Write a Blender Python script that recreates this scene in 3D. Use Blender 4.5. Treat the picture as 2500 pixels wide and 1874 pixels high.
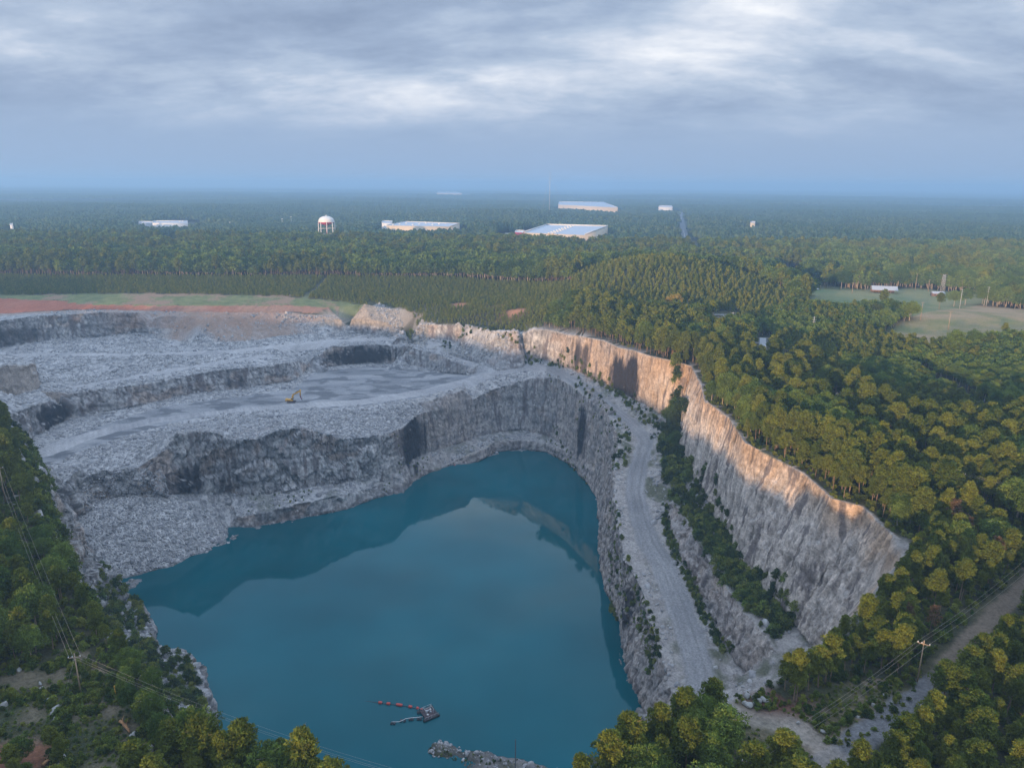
import bpy, math, random, time
import numpy as np
from mathutils import Vector, Matrix
from mathutils.geometry import delaunay_2d_cdt
from mathutils.bvhtree import BVHTree
T0 = time.time()
R = math.radians
for o in list(bpy.data.objects):
    bpy.data.objects.remove(o)

# ------------------------------------------------------------------ camera
F, CX, CY, H = 1800., 1250., 937., 220.
PIT = math.atan((937-452)/F); ROLL = R(0.37)
cp, sp, cr, sr = math.cos(PIT), math.sin(PIT), math.cos(ROLL), math.sin(ROLL)
scene = bpy.context.scene
cam = bpy.data.cameras.new("camera")
camo = bpy.data.objects.new("camera", cam)
scene.collection.objects.link(camo)
scene.camera = camo
cam.sensor_fit = 'HORIZONTAL'; cam.sensor_width = 36.0
cam.lens = 36.0*F/2500.0
cam.clip_start = 1.0; cam.clip_end = 80000.0
camo.location = (0, 0, H)
camo.matrix_world = Matrix.Translation((0, 0, H)) @ Matrix.Rotation(math.pi/2-PIT, 4, 'X') @ Matrix.Rotation(ROLL, 4, 'Z')

def ray(u, v):
    a = (u-CX)/F; b = (v-CY)/F
    a2 = a*cr+b*sr; b2 = -a*sr+b*cr
    return (a2, cp-b2*sp, -sp-b2*cp)
def P(u, v, z):
    r = ray(u, v); t = (z-H)/r[2]
    return (r[0]*t, r[1]*t, z)
def PY(u, v, Y):
    r = ray(u, v); t = Y/r[1]
    return (r[0]*t, Y, H+r[2]*t)
def proj(x, y, z):
    z = z-H
    d = y*cp-z*sp; a = x/d; b = (-y*sp-z*cp)/d
    return CX+F*(a*cr-b*sr), CY+F*(a*sr+b*cr), d

# ------------------------------------------------------------------ sky, sun, exposure
ZENITH = 2.5; HAZE_TOP = 285.0; HAZE_DENS = .0002; HAZE_COL = (.37, .63, .93, 1)
SUN_EL, SUN_AZ = R(6.0), R(212.0)      # azimuth clockwise from +Y: behind the camera, to the left
SUNDIR = Vector((math.sin(SUN_AZ)*math.cos(SUN_EL), math.cos(SUN_AZ)*math.cos(SUN_EL), math.sin(SUN_EL)))
world = bpy.data.worlds.new("World"); scene.world = world; world.use_nodes = True
nt = world.node_tree
for n in list(nt.nodes): nt.nodes.remove(n)
_n = nt.nodes.new; _l = nt.links.new
wo = _n('ShaderNodeOutputWorld'); bg = _n('ShaderNodeBackground'); _l(bg.outputs[0], wo.inputs[0])
sky = _n('ShaderNodeTexSky'); sky.sky_type = 'NISHITA'; sky.sun_disc = False
sky.sun_elevation = SUN_EL; sky.sun_rotation = SUN_AZ; sky.air_density = 1.5; sky.dust_density = 3.0
tc = _n('ShaderNodeTexCoord'); sx = _n('ShaderNodeSeparateXYZ'); _l(tc.outputs['Generated'], sx.inputs[0])
def _m(op, a, b=None, c=None, clamp=False):
    n = _n('ShaderNodeMath'); n.operation = op; n.use_clamp = clamp
    for i, v in enumerate((a, b, c)):
        if v is None: continue
        if isinstance(v, (int, float)): n.inputs[i].default_value = v
        else: _l(v, n.inputs[i])
    return n.outputs[0]
zz = _m('MAXIMUM', sx.outputs[2], 0.0)
den = _m('ADD', zz, .27)
cx_ = _m('DIVIDE', sx.outputs[0], den); cy_ = _m('DIVIDE', sx.outputs[1], den)
cv = _n('ShaderNodeCombineXYZ'); _l(cx_, cv.inputs[0]); _l(cy_, cv.inputs[1])
def _noise(scale, det, rough, dist, off, sc=(1, 1, 1)):
    mp = _n('ShaderNodeMapping'); mp.inputs['Location'].default_value = off; mp.inputs['Scale'].default_value = sc; _l(cv.outputs[0], mp.inputs[0])
    n = _n('ShaderNodeTexNoise'); n.inputs['Scale'].default_value = scale; n.inputs['Detail'].default_value = det
    n.inputs['Roughness'].default_value = rough; n.inputs['Distortion'].default_value = dist; _l(mp.outputs[0], n.inputs['Vector'])
    return n.outputs[0]
nA = _noise(1.5, 6, .5, .35, (3.4, 7.1, 0), (.62, 1.0, 1)); nB = _noise(3.6, 8, .58, .25, (1.3, 2.9, 4), (.7, 1.1, 1)); nC = _noise(9.5, 6, .6, .1, (5, 2, 1), (.8, 1, 1))
mixn = _m('ADD', _m('MULTIPLY', nA, .60), _m('ADD', _m('MULTIPLY', nB, .30), _m('MULTIPLY', nC, .10)))
ramp = _n('ShaderNodeValToRGB'); _l(mixn, ramp.inputs[0])
cr_ = ramp.color_ramp; cr_.elements[0].position = .38; cr_.elements[0].color = (.18, .235, .345, 1); cr_.elements[1].position = .66; cr_.elements[1].color = (.68, .69, .72, 1)
e = cr_.elements.new(.47); e.color = (.25, .315, .435, 1)
e = cr_.elements.new(.535); e.color = (.335, .40, .51, 1)
e = cr_.elements.new(.59); e.color = (.46, .505, .59, 1)
# overcast brightens towards the zenith, flat blue-grey murk near the horizon
zen = _n('ShaderNodeMapRange'); zen.inputs[1].default_value = .24; zen.inputs[2].default_value = .75; zen.inputs[3].default_value = 1.0; zen.inputs[4].default_value = ZENITH; _l(zz, zen.inputs[0])
up = _n('ShaderNodeVectorMath'); up.operation = 'SCALE'; _l(ramp.outputs[0], up.inputs[0]); _l(zen.outputs[0], up.inputs['Scale'])
low = _n('ShaderNodeMapRange'); low.interpolation_type = 'SMOOTHSTEP'; low.inputs[1].default_value = .035; low.inputs[2].default_value = .125; _l(zz, low.inputs[0])
mx = _n('ShaderNodeMix'); mx.data_type = 'RGBA'; _l(low.outputs[0], mx.inputs[0]); mx.inputs[6].default_value = (.245, .325, .46, 1); _l(up.outputs[0], mx.inputs[7])
# a little of the clear sky shows through between the clouds
ss = _n('ShaderNodeVectorMath'); ss.operation = 'SCALE'; _l(sky.outputs[0], ss.inputs[0]); ss.inputs['Scale'].default_value = .07
ad = _n('ShaderNodeMix'); ad.data_type = 'RGBA'; ad.inputs[0].default_value = .06; _l(mx.outputs[2], ad.inputs[6]); _l(ss.outputs[0], ad.inputs[7])
_l(ad.outputs[2], bg.inputs[0]); bg.inputs[1].default_value = 1.0
sun = bpy.data.lights.new("sun", 'SUN'); sun.energy = 5.0; sun.angle = R(1.2); sun.color = (1.0, 0.66, 0.38)
suno = bpy.data.objects.new("sun", sun); scene.collection.objects.link(suno)
suno.rotation_euler = (-SUNDIR).to_track_quat('-Z', 'Y').to_euler()
scene.view_settings.view_transform = 'Standard'; scene.view_settings.look = 'None'
scene.view_settings.gamma = 1.0; scene.view_settings.use_curve_mapping = False
scene.view_settings.exposure = 0.60
scene.render.engine = 'CYCLES'

# ------------------------------------------------------------------ numpy noise
def _h(ix, iy, iz, s=0):
    n = (ix.astype(np.int64)*73856093) ^ (iy.astype(np.int64)*19349663) ^ (iz.astype(np.int64)*83492791) ^ (s*2654435)
    n = (n ^ (n >> 13)) * 1274126177
    n = n & 0xffffffff
    n = (n ^ (n >> 16)) * 2246822519 & 0xffffffff
    n = n ^ (n >> 13)
    return (n & 0xffffff)/float(0xffffff)
def vnoise(x, y, z, s=0):
    x0, y0, z0 = np.floor(x), np.floor(y), np.floor(z)
    fx, fy, fz = x-x0, y-y0, z-z0
    fx = fx*fx*(3-2*fx); fy = fy*fy*(3-2*fy); fz = fz*fz*(3-2*fz)
    r = 0
    for i in (0, 1):
        for j in (0, 1):
            for k in (0, 1):
                w = (fx if i else 1-fx)*(fy if j else 1-fy)*(fz if k else 1-fz)
                r = r + w*_h(x0+i, y0+j, z0+k, s)
    return r*2-1
def fbm(x, y, z, o=4, s=0, g=0.5):
    r = 0; a = 1.0; t = 0
    for i in range(o):
        r = r + a*vnoise(x, y, z, s+i*7); t += a
        x, y, z = x*2.03+17.1, y*2.03+5.7, z*2.03+9.2; a *= g
    return r/t
def worley(x, y, z, s=0):
    x0, y0, z0 = np.floor(x), np.floor(y), np.floor(z)
    d1 = np.full(x.shape, 9.0); d2 = np.full(x.shape, 9.0); idv = np.zeros(x.shape)
    for i in (-1, 0, 1):
        for j in (-1, 0, 1):
            for k in (-1, 0, 1):
                a, b, c = x0+i, y0+j, z0+k
                h0 = _h(a, b, c, s)
                d = (a+h0-x)**2+(b+_h(a, b, c, s+1)-y)**2+(c+_h(a, b, c, s+2)-z)**2
                m = d < d1
                d2 = np.where(m, d1, np.minimum(d2, d)); idv = np.where(m, h0, idv); d1 = np.where(m, d, d1)
    return np.sqrt(d1), np.sqrt(d2), idv
def sstep(a, b, x):
    t = np.clip((x-a)/(b-a), 0, 1)
    return t*t*(3-2*t)
def in_poly(x, y, poly):
    r = np.zeros(x.shape, bool); n = len(poly)
    for i in range(n):
        x1, y1 = poly[i][0], poly[i][1]; x2, y2 = poly[(i+1) % n][0], poly[(i+1) % n][1]
        if y1 == y2:
            continue
        c = (y1 > y) != (y2 > y)
        r ^= c & (x < (x2-x1)*(y-y1)/(y2-y1)+x1)
    return r
def dist_line(x, y, pts, vals=None):
    d = np.full(x.shape, 1e9); w = np.zeros(x.shape)
    for i in range(len(pts)-1):
        x1, y1 = pts[i][0], pts[i][1]; x2, y2 = pts[i+1][0], pts[i+1][1]
        dx, dy = x2-x1, y2-y1; L = dx*dx+dy*dy+1e-9
        t = np.clip(((x-x1)*dx+(y-y1)*dy)/L, 0, 1)
        e = np.hypot(x-x1-t*dx, y-y1-t*dy)
        m = e < d
        if vals is not None:
            w = np.where(m, vals[i]*(1-t)+vals[i+1]*t, w)
        d = np.where(m, e, d)
    return (d, w) if vals is not None else d

# ------------------------------------------------------------------ the land: break lines
def W(x, y, z): return (x, y, z)
def LN(*a):
    return [q if isinstance(q, list) else q for q in a]
def px(z, *uv):        # a run of pixels at one height
    return [P(u, v, z) for u, v in uv]
def pz(*uvz, dz=0):
    return [P(q[0], q[1], q[2]+dz) for q in uvz]
def py(*uvy):
    return [PY(*q) for q in uvy]

def offset(pts, ds, dz=0):
    out = []
    for i, p in enumerate(pts):
        a = pts[max(i-1, 0)]; b = pts[min(i+1, len(pts)-1)]
        tx, ty = b[0]-a[0], b[1]-a[1]; L = math.hypot(tx, ty)
        d = ds[i] if hasattr(ds, '__len__') else ds
        out.append((p[0]+ty/L*d, p[1]-tx/L*d, p[2]+dz))
    return out
def over(foot, d, *uv, lim=None):     # where a pixel's ray stands above the foot line moved out by d: the lip of a wall
    ft = offset(foot, d); out = []
    for u, v in uv:
        r = ray(u, v); best = None
        for a, b in zip(ft[:-1], ft[1:]):
            ca = a[0]*r[1]-a[1]*r[0]; cb = b[0]*r[1]-b[1]*r[0]
            if ca*cb <= 0 and ca != cb:
                t = ca/(ca-cb); Y = a[1]+(b[1]-a[1])*t
                z = H+r[2]/r[1]*Y
                if best is None or Y < best[1]:
                    best = (r[0]/r[1]*Y, Y, z)
        if best is None:
            print('over: no hit', u, v); continue
        out.append(best)
    return out

RIM_LEFT = [W(-470, 590, 103), W(-430, 545, 104), W(-395, 475, 104), W(-350, 428, 104), W(-300, 386, 104)] + px(103, (0, 1010), (25, 1040), (62, 1130), (95, 1230),
    (130, 1330), (185, 1405), (207, 1454), (240, 1520), (290, 1580), (345, 1650), (400, 1730), (450, 1800)) 
RIM_NEAR = [W(-58, 128, 103), W(-40, 126, 103), W(-26, 114, 103), W(-5, 108, 103), W(10, 112, 103), W(22, 126, 103), W(36, 138, 103), W(51, 148, 103), W(71, 160, 103), W(97, 184, 103)]
RIM_RIGHT = px(103, (2228, 1331), (2181, 1305), (2109, 1238), (2033, 1217), (1962, 1153), (1886, 1115), (1822, 1082), (1780, 1018),
    (1721, 976), (1712, 938))
WATER_LEFT = [W(-100, 222, 0)]+px(0, (530, 1800), (526, 1761), (511, 1703), (476, 1646), (400, 1634), (396, 1600), (375, 1523), (335, 1512), (298, 1499),
    (290, 1483), (274, 1419))
WATER = WATER_LEFT + px(0, (341, 1405), (423, 1383), (470, 1358), (541, 1330), (574, 1295), (561, 1287), (612, 1287), (717, 1271),
    (850, 1242), (912, 1218), (985, 1203), (1005, 1185), (1013, 1171), (1050, 1155), (1107, 1135), (1168, 1127), (1209, 1104),
    (1270, 1096), (1335, 1104), (1392, 1135), (1428, 1171), (1457, 1216), (1465, 1298), (1461, 1338), (1463, 1386), (1476, 1440),
    (1505, 1500), (1512, 1575), (1527, 1662), (1559, 1707), (1581, 1748), (1563, 1793), (1540, 1850)) + [W(46, 232, 0), W(40, 222, 0), W(28, 224, 0)] \
    + px(0, (1345, 1880), (1284, 1852), (1212, 1838), (1121, 1823), (1055, 1812), (1020, 1818), (1067, 1847), (1103, 1867)) + [W(-22, 228, 0), W(-30, 200, 0), W(-60, 188, 0), W(-85, 200, 0), W(-100, 222, 0)]
rimx = lambda Y: np.interp(Y, [p[1] for p in RIM_RIGHT], [p[0] for p in RIM_RIGHT])
def onwall(u, v, off):                 # the pixel's ray where it meets the foot of the right-hand cliff
    best = min((abs(P(u, v, z)[0]-(rimx(P(u, v, z)[1])-off)), z) for z in np.arange(30, 75, .25))
    return P(u, v, float(best[1]))
CLIFF_FOOT = [W(118, 232, 49), W(116, 248, 50)] + pz((1945, 1525, 50.5), (1907, 1491, 51), (1860, 1432, 52), (1805, 1386, 52.5), (1772, 1310, 55), (1738, 1238, 56), (1700, 1174, 57.5)) + [W(103, 425, 60), W(107, 455, 62), W(114, 474, 66)]
MID_TOP = pz((1648, 1228, 54), (1695, 1301, 52.5), (1738, 1381, 51), (1780, 1432, 50), (1822, 1491, 48.5), (1886, 1559, 47.5), (1902, 1590, 47))
MID_FOOT = pz((1630, 1232, 48), (1638, 1301, 43), (1670, 1377, 38), (1697, 1432, 35), (1740, 1525, 31), (1788, 1600, 29.5), (1830, 1660, 28.5))
ROAD_R = [(1215, 905, 58, 9), (1277, 897, 61, 7), (1348, 903, 64.5, 6), (1395, 925, 65.5, 5), (1425, 938, 65.5, 4.5), (1484, 984, 64.5, 4.5), (1539, 1027, 62, 5),
    (1577, 1077, 59, 5.5), (1560, 1136, 55, 6), (1550, 1196, 50, 6), (1562, 1259, 45, 6.3), (1584, 1322, 41, 6.6), (1622, 1386, 37, 6.6),
    (1647, 1449, 34, 6.6), (1672, 1512, 31.5, 6.6), (1693, 1576, 29.5, 6.6), (1710, 1640, 28, 6.5), (1722, 1720, 28, 6)]
ROAD_R3 = [P(u, v, z) for u, v, z, w in ROAD_R]
rw = [w for *_, w in ROAD_R]
# pit wall edge over the water (outer shoulder of the ramp, then westwards)
FIELD_EDGE = pz((1131, 950, 54), (1042, 976, 52), (950, 992, 52), (885, 999, 52), (800, 1005, 52), (700, 1012, 52), (600, 1016, 52), (500, 1026, 52), (380, 1050, 52),
    (260, 1078, 51.5), (170, 1105, 51), (110, 1135, 50))
SCREE_L = pz((186, 1310, 22), (205, 1350, 14), (235, 1395, 6), (270, 1416, 1))
LEFT_SHELF = [(p[0]-4, p[1]-1, 13) for p in WATER_LEFT[1:]]
LEFT_FOOT = [(p[0]*1.0+14, p[1]+9, 22) for p in RIM_LEFT[7:]]
# quarry floor benches
BASIN = pz((742, 958, 51), (760, 925, 51), (800, 905, 51), (900, 898, 51), (1020, 910, 51), (1130, 918, 52.5))
UP_ROAD = [(40, 868, 86, 5), (110, 864, 86, 5), (300, 867, 85.5, 6), (470, 861, 85, 7), (580, 856, 84.5, 7), (650, 850, 84, 6), (720, 842, 83.5, 6), (807, 835, 83, 6), (880, 831, 82.5, 6), (944, 832, 82, 7), (1042, 846, 80.5, 8), (1120, 873, 76, 9), (1185, 892, 72.5, 10), (1200, 906, 70.5, 10),
    (1150, 928, 68.5, 9), (1042, 956, 67.5, 9), (885, 982, 67, 8), (740, 990, 67, 7), (600, 1000, 66.8, 6), (480, 1013, 66, 6), (380, 1027, 65.5, 7), (280, 1048, 65, 8), (190, 1075, 64, 9), (120, 1105, 63, 9), (60, 1120, 63, 8)]
UP_ROAD = [(u, v, z-16+(3*math.exp(-((u-1200)/60)**2) if v > 880 else (3.5 if u < 480 else (1.8 if u < 620 else 0))), w) for u, v, z, w in UP_ROAD]
UP_ROAD3 = [P(u, v, z) for u, v, z, w in UP_ROAD]
BENCH2 = pz((85, 960, 84), (200, 940, 84), (300, 925, 84), (420, 905, 84), (520, 895, 84), (600, 882, 84), (700, 868, 84), dz=-16)
ROAD2 = [(180, 945, 83.5, 4), (300, 925, 83.5, 4), (420, 903, 83.5, 5), (520, 889, 83.5, 5), (600, 878, 83.5, 5), (660, 866, 83.5, 5)]
ROAD2_3 = [P(u, v, z-16) for u, v, z, w in ROAD2]
RUBHI = pz((100, 874, 86.5), (200, 878, 87), (300, 876, 87), (420, 868, 86), dz=-12.3)
RUBLO = pz((130, 925, 84), (230, 915, 84), (330, 905, 84), (430, 888, 84), dz=-16)
UP_FOOT = pz((400, 832, 86), (470, 848, 85), (560, 845, 85), (640, 838, 85), (690, 828, 85), (740, 824, 85), (790, 822, 85), (850, 813, 85), (920, 818, 84.5), (975, 822, 84), (1003, 822, 84), dz=-15)
UP_EDGE = pz((385, 774, 92), (431, 772, 92), (520, 772, 92), (600, 774, 90), (690, 774, 87.5), (740, 774, 86.5), (790, 776, 85.5))+over(UP_FOOT, -4, (834, 781), (885, 776), (948, 788), (985, 799))
DIRTROAD = [(470, 772, 100, 4), (492, 790, 97, 4), (480, 806, 94, 4), (440, 825, 89, 4), (424, 842, 86, 5)]
DIRTROAD3 = [P(u, v, z-16+(z-86)*9/14) for u, v, z, w in DIRTROAD]
KNOB_TOP = py((-40, 880, 523), (0, 893, 522), (40, 892, 524), (80, 888, 530)) + [PY(84, 880, 547), PY(60, 872, 553), PY(0, 868, 556), PY(-40, 866, 556)]
KNOB_FOOT = [PY(-40, 985, 517), PY(0, 975, 519), PY(24, 968, 520), PY(60, 960, 521), PY(92, 952, 525)] + pz((98, 925, 72), (86, 905, 71), (40, 892, 70), (-40, 888, 70))
CLAY_FOOT = [W(-560, 760, 95)]+pz((0, 766, 93.5), (157, 756, 93.5), (274, 756, 93.5), (470, 762, 94), (600, 762, 93), (700, 762, 91.5), (780, 763, 89.5))
CLAY_TOP = [W(-570, 790, 98)]+pz((0, 728, 98), (157, 735, 97.5), (196, 742, 97), (350, 745, 97.3), (549, 746, 97.3), (700, 745, 96), (800, 750, 93))
GRASS_TOP = [W(-590, 830, 99)]+pz((0, 722, 99), (170, 718, 99.5), (341, 716, 99.5), (550, 720, 99), (700, 724, 98), (800, 732, 96.5), (880, 745, 93), (935, 760, 89))
RIGHTBENCH = pz((985, 806, 79), (1005, 812, 76), (1010, 820, 72))
PLANT_FOOT = pz((890, 742, 99), (930, 750, 95), (1062, 772, 89), (1136, 790, 89), (1200, 806, 89), (1262, 806, 92))

def plain(x, y):
    z = 103.5 + 0*x
    z = z - 6*sstep(640, 740, y)*sstep(120, -20, x) + 11*sstep(820, 960, y)*sstep(160, 0, x)
    z = z + 39*np.exp(-((x-165)/105)**2-(np.maximum(0, 800-y)/115)**2-(np.maximum(0, y-800)/140)**2)
    z = z + 7*np.exp(-((x-420)/110)**2-((y-640)/70)**2)
    far = sstep(950, 1600, np.hypot(x, y))
    z = z + far*(9*fbm(x/700, y/700, 0*x, 3, 5)) + sstep(2500, 6000, np.hypot(x, y))*22*fbm(x/2600, y/1500, 0*x+3, 3, 9)
    return z
BACK_FOOT = [W(114, 474, 66)] + pz((1616, 1012, 67), (1592, 999, 67.5), (1541, 971, 68.5), (1474, 936, 69), (1396, 901, 68.5), (1325, 881, 67),
    (1246, 872, 65), (1211, 862, 66), (1160, 842, 68), (1077, 830, 70), (1035, 824, 71), (1022, 824, 71))
RIM_BACK = [W(121, 484, 103)] + over(BACK_FOOT, 4, (1651, 881), (1592, 870), (1545, 854), (1506, 846), (1474, 830), (1396, 817), (1337, 805), (1302, 803))
RIM_BACK2 = over(BACK_FOOT, 3.5, (1282, 812), (1259, 817), (1218, 823), (1180, 818), (1140, 806), (1101, 796), (1060, 792), (1026, 791))
SHELF_IN = pz((1461, 1131, 18), (1432, 1118, 15), (1392, 1090, 12.5), (1335, 1062, 12), (1270, 1049, 11.5), (1209, 1057, 11.5), (1152, 1072, 11), (1107, 1086, 11),
    (1050, 1100, 12), (1001, 1122, 14), (977, 1145, 14), (952, 1163, 13), (879, 1172, 13), (781, 1186, 13), (745, 1191, 13.5), (627, 1209, 13.5), (561, 1205, 15), (515, 1205, 19),
    (470, 1203, 24), (412, 1207, 29), (392, 1214, 30), (302, 1210, 31), (235, 1222, 31), (200, 1260, 28), (186, 1310, 22))
WFAR = [q for q in WATER[11:] if q[1] > 370]
SHELF_OUT = over(WFAR, -2.2, (1395, 1113), (1335, 1082), (1270, 1070), (1209, 1079), (1155, 1102), (1110, 1125), (1062, 1146), (1032, 1143), (1005, 1160), (985, 1172),
    (912, 1190), (822, 1210), (745, 1226), (700, 1234), (627, 1252), (578, 1262))
WATER_RIGHT = px(0, (1428, 1171), (1457, 1216), (1465, 1298), (1461, 1338), (1463, 1386), (1476, 1440),
    (1505, 1500), (1512, 1575), (1527, 1662), (1559, 1707), (1581, 1748), (1590, 1790)) + [W(58, 240, 0), W(62, 230, 0)]
PIT_TOP = pz((1640, 1690, 25), (1612, 1600, 28), (1590, 1510, 31), (1568, 1440, 34.5), (1540, 1390, 37), (1517, 1322, 41), (1508, 1262, 45), (1500, 1200, 50), (1498, 1140, 54), (1512, 1070, 60)) + over([P(1500, 1180, 22)]+SHELF_IN, 5, (1490, 1015), (1434, 972), (1395, 941), (1348, 918), (1290, 925), (1262, 931))
PIT_TOP2 = PIT_TOP[-1:] + over(SHELF_IN, 4, (1220, 945), (1175, 962), (1131, 992), (1090, 997), (1046, 1003), (1009, 1017), (985, 1040), (952, 1056), (900, 1066),
    (850, 1070), (800, 1058), (745, 1044), (682, 1048), (627, 1072), (569, 1074), (530, 1058), (490, 1052), (431, 1056),
    (405, 1095), (392, 1142), (337, 1142), (251, 1148), (215, 1162))+ [W(-262, 415, 52), W(-262, 398, 50)]
WALLC_FOOT = [P(800, 885, 53)]+pz((756, 888, 69), (741, 915, 68), (715, 930, 67.5), (667, 936, 67.5), (588, 950, 67), (520, 956, 67), (474, 960, 67), (412, 975, 67), (353, 986, 67), (274, 1003, 66.5), (230, 1010, 66), (169, 1020, 66), (135, 1042, 66), (100, 1062, 66), (70, 1085, 66), (40, 1105, 66), (-10, 1120, 66), dz=-16)
WALLB_FOOT = pz((756, 888, 70), (791, 897, 70), (850, 892, 70), (897, 886, 70), (983, 890, 70), (1073, 909, 69), (1125, 914, 69), (1162, 912, 69.5), dz=-18)
WALLC_TOP = [P(770, 866, 66)]+over(WALLC_FOOT, 3, (735, 878), (698, 886), (640, 892), (588, 897), (520, 905), (451, 917), (400, 926), (353, 936), (290, 944), (243, 948), (180, 958), (118, 971), (85, 990), (40, 1010))
WALLB_TOP = WALLC_TOP[:1] + over(WALLB_FOOT, -3, (790, 856), (807, 846), (905, 839), (1003, 847), (1081, 868), (1125, 884), (1152, 895))
WALLD_FOOT = [W(-470, 600, 70)]+pz((0, 850, 73), (98, 836, 74), (196, 826, 75), (274, 818, 76), (333, 812, 77), (372, 812, 77.5))
WALLD_TOP = [W(-475, 668, 96)]+over(WALLD_FOOT, -3, (0, 783), (78, 772), (176, 766), (255, 761), (333, 762)) + pz((372, 782, 88))
RUB_EDGE = pz((330, 1098, 53), (250, 1110, 51), (200, 1125, 50))
PIT = RIM_LEFT + RIM_NEAR + RIM_RIGHT + RIM_BACK + RIM_BACK2 + [W(-150, 764, 88), W(-182, 765, 89), P(700, 762, 91.5), P(470, 762, 94), P(274, 756, 93.5), P(0, 766, 93.5), W(-530, 730, 104.5), W(-500, 560, 103)]
HULL = RIM_LEFT + RIM_NEAR + RIM_RIGHT + RIM_BACK + RIM_BACK2 + GRASS_TOP[::-1] + [W(-500, 600, 103)]
LINES = dict(rim=RIM_LEFT+RIM_NEAR+RIM_RIGHT+RIM_BACK+RIM_BACK2, water=WATER, cf=CLIFF_FOOT, bf=BACK_FOOT, mt=MID_TOP, mf=MID_FOOT,
    rl=offset(ROAD_R3[4:], [-w for w in rw[4:]]), rc=ROAD_R3, pt=PIT_TOP, pt2=PIT_TOP2, fe=FIELD_EDGE, re=RUB_EDGE, si=SHELF_IN, so=SHELF_OUT, sl=SCREE_L,
    ls=LEFT_SHELF, lf=LEFT_FOOT, wct=WALLC_TOP, wcf=WALLC_FOOT, wbt=WALLB_TOP, wbf=WALLB_FOOT, basin=BASIN, ur=UP_ROAD3, r2=ROAD2_3,
    rh=RUBHI, rlo=RUBLO, wdt=WALLD_TOP, wdf=WALLD_FOOT, ue=UP_EDGE, uf=UP_FOOT, dr=DIRTROAD3, kt=KNOB_TOP+KNOB_TOP[:1], kf=KNOB_FOOT,
    cfo=CLAY_FOOT, cto=CLAY_TOP, gt=GRASS_TOP, rb=RIGHTBENCH, pf=PLANT_FOOT,
    bed=[W(0, 270, -14), W(10, 330, -14), W(10, 420, -14), W(0, 540, -14), W(-60, 480, -14), W(-120, 400, -14), W(-170, 380, -8), W(-100, 300, -14), W(-60, 250, -12)],
    spit=[W(34, 215, 9), W(20, 226, 4), P(1340, 1874, 2.2), P(1270, 1856, 1.8), P(1150, 1834, 1.2), P(1075, 1824, .6)],
    nw=[W(-72, 165, 55), W(-48, 142, 55), W(-5, 130, 55), W(24, 146, 55), W(48, 168, 55), W(84, 204, 48), W(102, 226, 46)])
V2, VZ, ED, EN = [], [], [], []
DBG = False
for nm, ln in LINES.items():
    prev = None
    for i, p in enumerate(ln):
        if i > 0:
            a = ln[i-1]; L = math.hypot(p[0]-a[0], p[1]-a[1]); n = max(1, int(L/9))
            for k in range(1, n+1):
                t = k/n
                V2.append(Vector((a[0]+(p[0]-a[0])*t, a[1]+(p[1]-a[1])*t))); VZ.append(a[2]+(p[2]-a[2])*t)
                ED.append((len(V2)-2, len(V2)-1)); EN.append(nm)
        else:
            V2.append(Vector((p[0], p[1]))); VZ.append(p[2])
gx, gy = [], []
for x in np.arange(-1500, 1501, 45.):
    for y in np.arange(-300, 2601, 45.):
        gx.append(x+7*math.sin(y)); gy.append(y+7*math.sin(x*1.3))
gx, gy = np.array(gx), np.array(gy)
ok = ~in_poly(gx, gy, HULL) & (dist_line(gx, gy, HULL+HULL[:1]) > 22)
gx, gy = gx[ok], gy[ok]
fr = []
for r in np.geomspace(2700, 30000, 26):
    for a in np.arange(-75, 76, 1.5):
        fr.append((r*math.sin(R(a)), r*math.cos(R(a))))
for s in (-1, 1):
    fr += [(s*3000., -1500.), (s*30000., -1500.), (s*1600., -1500.)]
fr = np.array([q for q in fr if not (abs(q[0]) < 1560 and q[1] < 2660)])
gx = np.concatenate([gx, fr[:, 0]]); gy = np.concatenate([gy, fr[:, 1]])
gz = plain(gx, gy)
for a, b, c in zip(gx, gy, gz):
    V2.append(Vector((float(a), float(b)))); VZ.append(float(c))
ov, oe, of, ovo, oeo, ofo = delaunay_2d_cdt(V2, ED, [], 0, 1e-3, True)
VZ = np.array(VZ)
for n_ in () and ('RIM_BACK','RIM_BACK2','PIT_TOP','PIT_TOP2','WALLC_TOP','WALLB_TOP','WALLD_TOP'):
    print(n_, [tuple(int(round(c)) for c in q) for q in globals()[n_]])
cz = np.full(len(ov), np.nan)
for i, o in enumerate(ovo):
    if len(o):
        cz[i] = np.mean([VZ[k] for k in o])
bad = np.where(np.isnan(cz))[0]
# vertices made where two lines cross: mean of both lines' heights there
inc = {int(i): set() for i in bad}
for (a, b), src in zip(oe, oeo):
    for q in (a, b):
        if q in inc:
            inc[q].update(src)
for i in bad:
    x, y = ov[i].x, ov[i].y; zs = []
    for e in inc[int(i)]:
        a, b = ED[e]; d = V2[b]-V2[a]
        t = max(0, min(1, ((x-V2[a].x)*d.x+(y-V2[a].y)*d.y)/max(d.length_squared, 1e-9)))
        zs.append(VZ[a]*(1-t)+VZ[b]*t)
    cz[i] = np.mean(zs)
    if DBG: print('cross', round(x), round(y), [(EN[e], round(z)) for e, z in zip(inc[int(i)], zs)])
TV = np.array([(v.x, v.y, z) for v, z in zip(ov, cz)]); TF = np.array([tuple(f) for f in of if len(f) == 3])
print('cdt', len(TV), len(TF))
# ------------------------------------------------------------------ ground height
BV = BVHTree.FromPolygons([Vector(v) for v in TV], [tuple(f) for f in TF.tolist()])
def gz_at(x, y):
    h = BV.ray_cast(Vector((x, y, 400)), Vector((0, 0, -1)))
    return h[0].z if h[0] is not None else 103.5

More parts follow.
